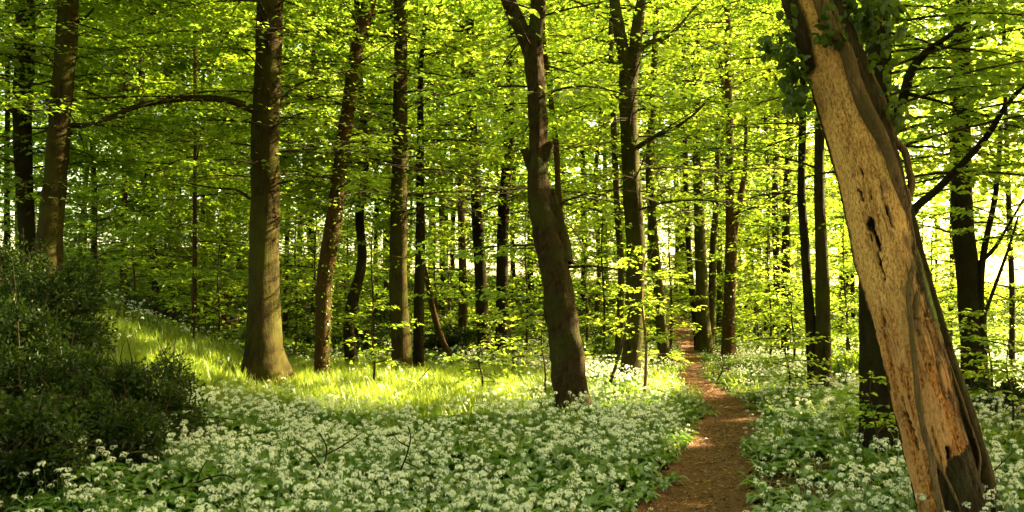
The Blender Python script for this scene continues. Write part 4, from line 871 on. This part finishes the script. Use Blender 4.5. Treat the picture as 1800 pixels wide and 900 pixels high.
def leaf_clump(k, mk, n=40, lsz=.09, r=.32, h=.3):
    rng = np.random.RandomState(970 + k); bag = Bag(); B = rng.normal(0, 1, (n, 3)) * np.array([r * .5, r * .5, 0]); B[:, 2] = rng.uniform(.02, h, n)
    a = rng.uniform(0, 6.28, n); D = unit(np.stack([np.cos(a), np.sin(a), rng.normal(-.1, .3, n)], 1)); N = unit(np.array([0, 0, 1.0]) + rng.normal(0, .4, (n, 3)))
    v, q = leaves(B, D, N, lsz * rng.uniform(.6, 1.3, n), .6); bag.add(v, q, 0, False, np.repeat(rng.rand(n), 4))
    return bpy.data.objects.new('leaf_clump', bag.mesh('leaf_clump', [M[mk]]))
rng = np.random.RandomState(42)
def field(dens, y0, y1, xpad=1.0):
    """random ground points inside the view wedge, density per square metre"""
    x1 = y1 * .62 + xpad; A_ = 2 * x1 * (y1 - y0); n = int(A_ * dens); X = rng.uniform(-x1, x1, n); Y = rng.uniform(y0, y1, n)
    k = np.abs(X) < Y * .62 + xpad; X, Y = X[k], Y[k]; return np.stack([X, Y, ground_z(X, Y)], 1)
def patch(P, s, seed):           # clumpy 0..1 pattern
    X, Y = P[:, 0] / s, P[:, 1] / s; q = np.random.RandomState(seed).rand(6) * 6
    return .5 + .17 * (np.sin(X * 1.7 + q[0] + Y) + np.sin(Y * 2.1 + q[1] - X * .8) + np.sin(X * 3.3 + q[2]) * np.sin(Y * 3.7 + q[3]))
# grass glade: how much a spot is grass, from its place in the photo
GR = poly_w([(60, 600), (140, 560), (300, 590), (440, 640), (560, 645), (800, 652), (900, 660), (985, 668), (990, 690), (930, 700), (900, 725), (800, 745), (640, 735), (520, 720), (400, 720), (300, 680), (150, 660)])
def grassness(P):
    off = np.zeros(len(P))
    for dx, dy in ((0, 0), (.5, 0), (-.5, 0), (0, .5), (0, -.5), (.3, .3), (-.3, -.3)): off += inside(P[:, :2] + np.array([dx, dy]), GR)
    return off / 7
def litterness(P):               # barer leaf litter under the leaning tree
    px, py = to_px(P); return np.clip(1.3 * np.exp(-((px - 1450) / 140) ** 2 - ((py - 850) / 60) ** 2), 0, 1) * (.4 + .6 * (patch(P, .35, 17) > .45))
allp, alls, alli = [], [], []
for dens, y0, y1, lod in ((62, 3.5, 9, 0), (48, 9, 14, 0), (34, 14, 20, 1), (20, 20, 30, 1), (7, 30, 42, 1)):
    P = field(dens, y0, y1); gr = grassness(P); pd = path_dist(P[:, 0], P[:, 1])
    k = (rng.rand(len(P)) > gr * (.9 + .1 * (patch(P, .7, 8) < .6))) & (pd > -.045 + .13 * rng.rand(len(P)) + .06 * np.sin(P[:, 1] * 2.3) * np.sin(P[:, 1] * 5.1 + P[:, 0])) & (rng.rand(len(P)) > .9 * litterness(P))
    # sparse on the shaded slope at the left
    px, py = to_px(P); sl = (P[:, 1] > 20) & (px < 600); k &= ~(sl & (rng.rand(len(P)) < .85)); sl = (P[:, 1] > 25) & (px < 1100); k &= ~(sl & (rng.rand(len(P)) < .9))
    k &= ~((P[:, 0] < -4.5) & (P[:, 1] > 9.5) & (rng.rand(len(P)) < .8))
    P = P[k]; pd = pd[k]; n = len(P); fl = .6 * patch(P, 1.1, 3) + .4 * patch(P, .38, 4) + rng.normal(0, .14, n)
    thr = np.where(P[:, 0] > np.interp(P[:, 1], PC[:, 1], PC[:, 0]),   .60, .56); few = fl < (thr if lod == 0 else thr - .05)
    idx = np.where(few, rng.randint(4, 6, n), rng.randint(0, 4, n)) if lod == 0 else np.where(few, rng.randint(10, 12, n), rng.randint(6, 10, n))
    allp.append(P); alls.append(rng.uniform(.75, 1.2, n) * (1 if lod == 0 else 1.08) * (.65 + .35 * sm(0, .4, pd)) * (1 - .5 * sm(10, 15, P[:, 1]) * (1 - sm(.2, 1.6, pd)))); alli.append(idx)
P = np.concatenate(allp); n = len(P); rot = np.stack([rng.normal(0, .1, n), rng.normal(0, .1, n), rng.uniform(0, 6.28, n)], 1)
kinds = [garlic_clump(k, (3, 4, 3, 4, 0, 1)[k]) for k in range(6)] + [garlic_clump(10 + k, (3, 4, 4, 5, 0, 1)[k], 1) for k in range(6)]
for k, o in enumerate(kinds): o.name = 'garlic_clump_%02d' % k
scatter('wild_garlic_ground_cover', 'carpet of white flowering wild garlic with broad green leaves', 'ground cover', kinds, P, rot, np.concatenate(alls), np.concatenate(alli)); print('garlic', n)
# grass
allp = []
for dens, y0, y1 in ((150, 8, 14), (110, 14, 22)):
    P = field(dens, y0, y1); gr = grassness(P); k = rng.rand(len(P)) < gr * 1.0 + .03; P = P[k]; allp.append(P[path_dist(P[:, 0], P[:, 1]) > .1])
P = np.concatenate(allp); n = len(P); gk = [grass_tuft(k) for k in range(6)]
for k, o in enumerate(gk): o.name = 'grass_tuft_%02d' % k
scatter('grass', 'long yellow green grass in the sunny glade', 'grass', gk, P, np.stack([rng.normal(0, .15, n), rng.normal(0, .15, n), rng.uniform(0, 6.28, n)], 1), rng.uniform(.5, 1.3, n), rng.randint(0, 6, n)); print('grass', n)
# low green undergrowth on the slopes
G_ = field(4, 9, 20); G_ = G_[(grassness(G_) > .2) & (patch(G_, .6, 31) > .55)]
P = np.concatenate([field(9, 18, 34), field(5, 34, 60)]); px, py = to_px(P); k = (px < 1120) | (P[:, 1] > 26); P = P[k]; P = P[path_dist(P[:, 0], P[:, 1]) > .4]; P = np.concatenate([P[grassness(P) < .1], G_]); n = len(P)
uk = [leaf_clump(k, 'leaf_mid' if k < 2 else 'leaf_dark') for k in range(5)]  # darker kinds carry the slope's shade in their leaf colour
for k, o in enumerate(uk): o.name = 'undergrowth_%02d' % k
scatter('undergrowth', 'low green undergrowth covering the wooded slope', 'undergrowth', uk, P, np.stack([np.zeros(n), np.zeros(n), rng.uniform(0, 6.28, n)], 1), rng.uniform(.6, 1.4, n) * (1 + .3 * sm(30, 50, P[:, 1])) * np.where(P[:, 1] < 18, .6, 1), np.where(P[:, 1] < 18, rng.randint(0, 2, n), rng.randint(0, 5, n))); print('under', n)
# fallen leaves
lk = []
for k in range(3):
    r = np.random.RandomState(k); b = Bag(); n0 = 5; B = np.concatenate([r.normal(0, .07, (n0, 2)), r.uniform(.004, .014, (n0, 1))], 1); a = r.uniform(0, 6.28, n0)
    v, q = leaves(B, np.stack([np.cos(a), np.sin(a), r.normal(0, .15, n0)], 1), unit(np.array([0, 0, 1.0]) + r.normal(0, .3, (n0, 3))), r.uniform(.025, .05, n0), .6, True); b.add(v, q, 0, False, np.repeat(r.rand(n0), 6))
    o = bpy.data.objects.new('fallen_leaves_%02d' % k, b.mesh('fallen_leaves', [M['litter']])); lk.append(o)
P = field(90, 3.5, 16); pd = path_dist(P[:, 0], P[:, 1]); w_ = np.where(pd < 0, .95, .3) + 2 * litterness(P); P = P[rng.rand(len(P)) < w_]; P[:, 2] -= np.where(path_dist(P[:, 0], P[:, 1]) < 0, .024, 0); n = len(P)
scatter('leaf_litter', 'dry brown fallen leaves strewn on path and bare earth', 'leaf litter', lk, P, np.stack([np.zeros(n), np.zeros(n), rng.uniform(0, 6.28, n)], 1), rng.uniform(.7, 1.2, n), rng.randint(0, 3, n)); print('litter', n)

# ------------------------------------------------------------------ far-off wood closing the view
b = Bag(); rng = np.random.RandomState(61); n = 130000
az = rng.uniform(-42, 42, n); dist = rng.uniform(52, 85, n); X = np.sin(np.radians(az)) * dist; Y = np.cos(np.radians(az)) * dist
zt = rng.uniform(0, 1, n) ** .8; Z = ground_z(X, Y) + 2.2 + 24 * zt
clm = np.sin(X * .45 + 1) * np.sin(Z * .6) + np.sin(Y * .4 - X * .3) * np.cos(Z * .45 + 2); k = clm + rng.normal(0, .6, n) > -.75 + 1.5 * np.exp(-((Z - 5.2) / 2.0) ** 2)
X, Y, Z = X[k], Y[k], Z[k]; n = len(X); a = rng.uniform(0, 6.28, n)
v, q = leaves(np.stack([X, Y, Z], 1), np.stack([np.cos(a), np.sin(a), rng.normal(-.1, .3, n)], 1), unit(np.array([0, 0, 1.0]) + rng.normal(0, .6, (n, 3))), rng.uniform(.3, .75, n), .65); b.add(v, q, 0, False, np.repeat(rng.rand(n), 4))
for k in range(80):
    az = R(rng.uniform(-40, 40)); ds = rng.uniform(48, 82); x, y = math.sin(az) * ds, math.cos(az) * ds; z = float(ground_z(x, y)); r = rng.uniform(.1, .28)
    v, q = tube(catmull([(x, y, z - .2), (x + rng.normal(0, .2), y, z + 7), (x + rng.normal(0, .7), y, z + 20)], 10), np.linspace(r, r * .5, 10), 7, .1, k); b.add(v, q, 1, True)
o = link(bpy.data.objects.new('far_woods', b.mesh('far_woods', [M['leaf'], M['bark_dark']]))); tag(o, 'distant wood of sunlit beeches beyond the far trunks', 'woodland', kind='stuff')
print('far', n)
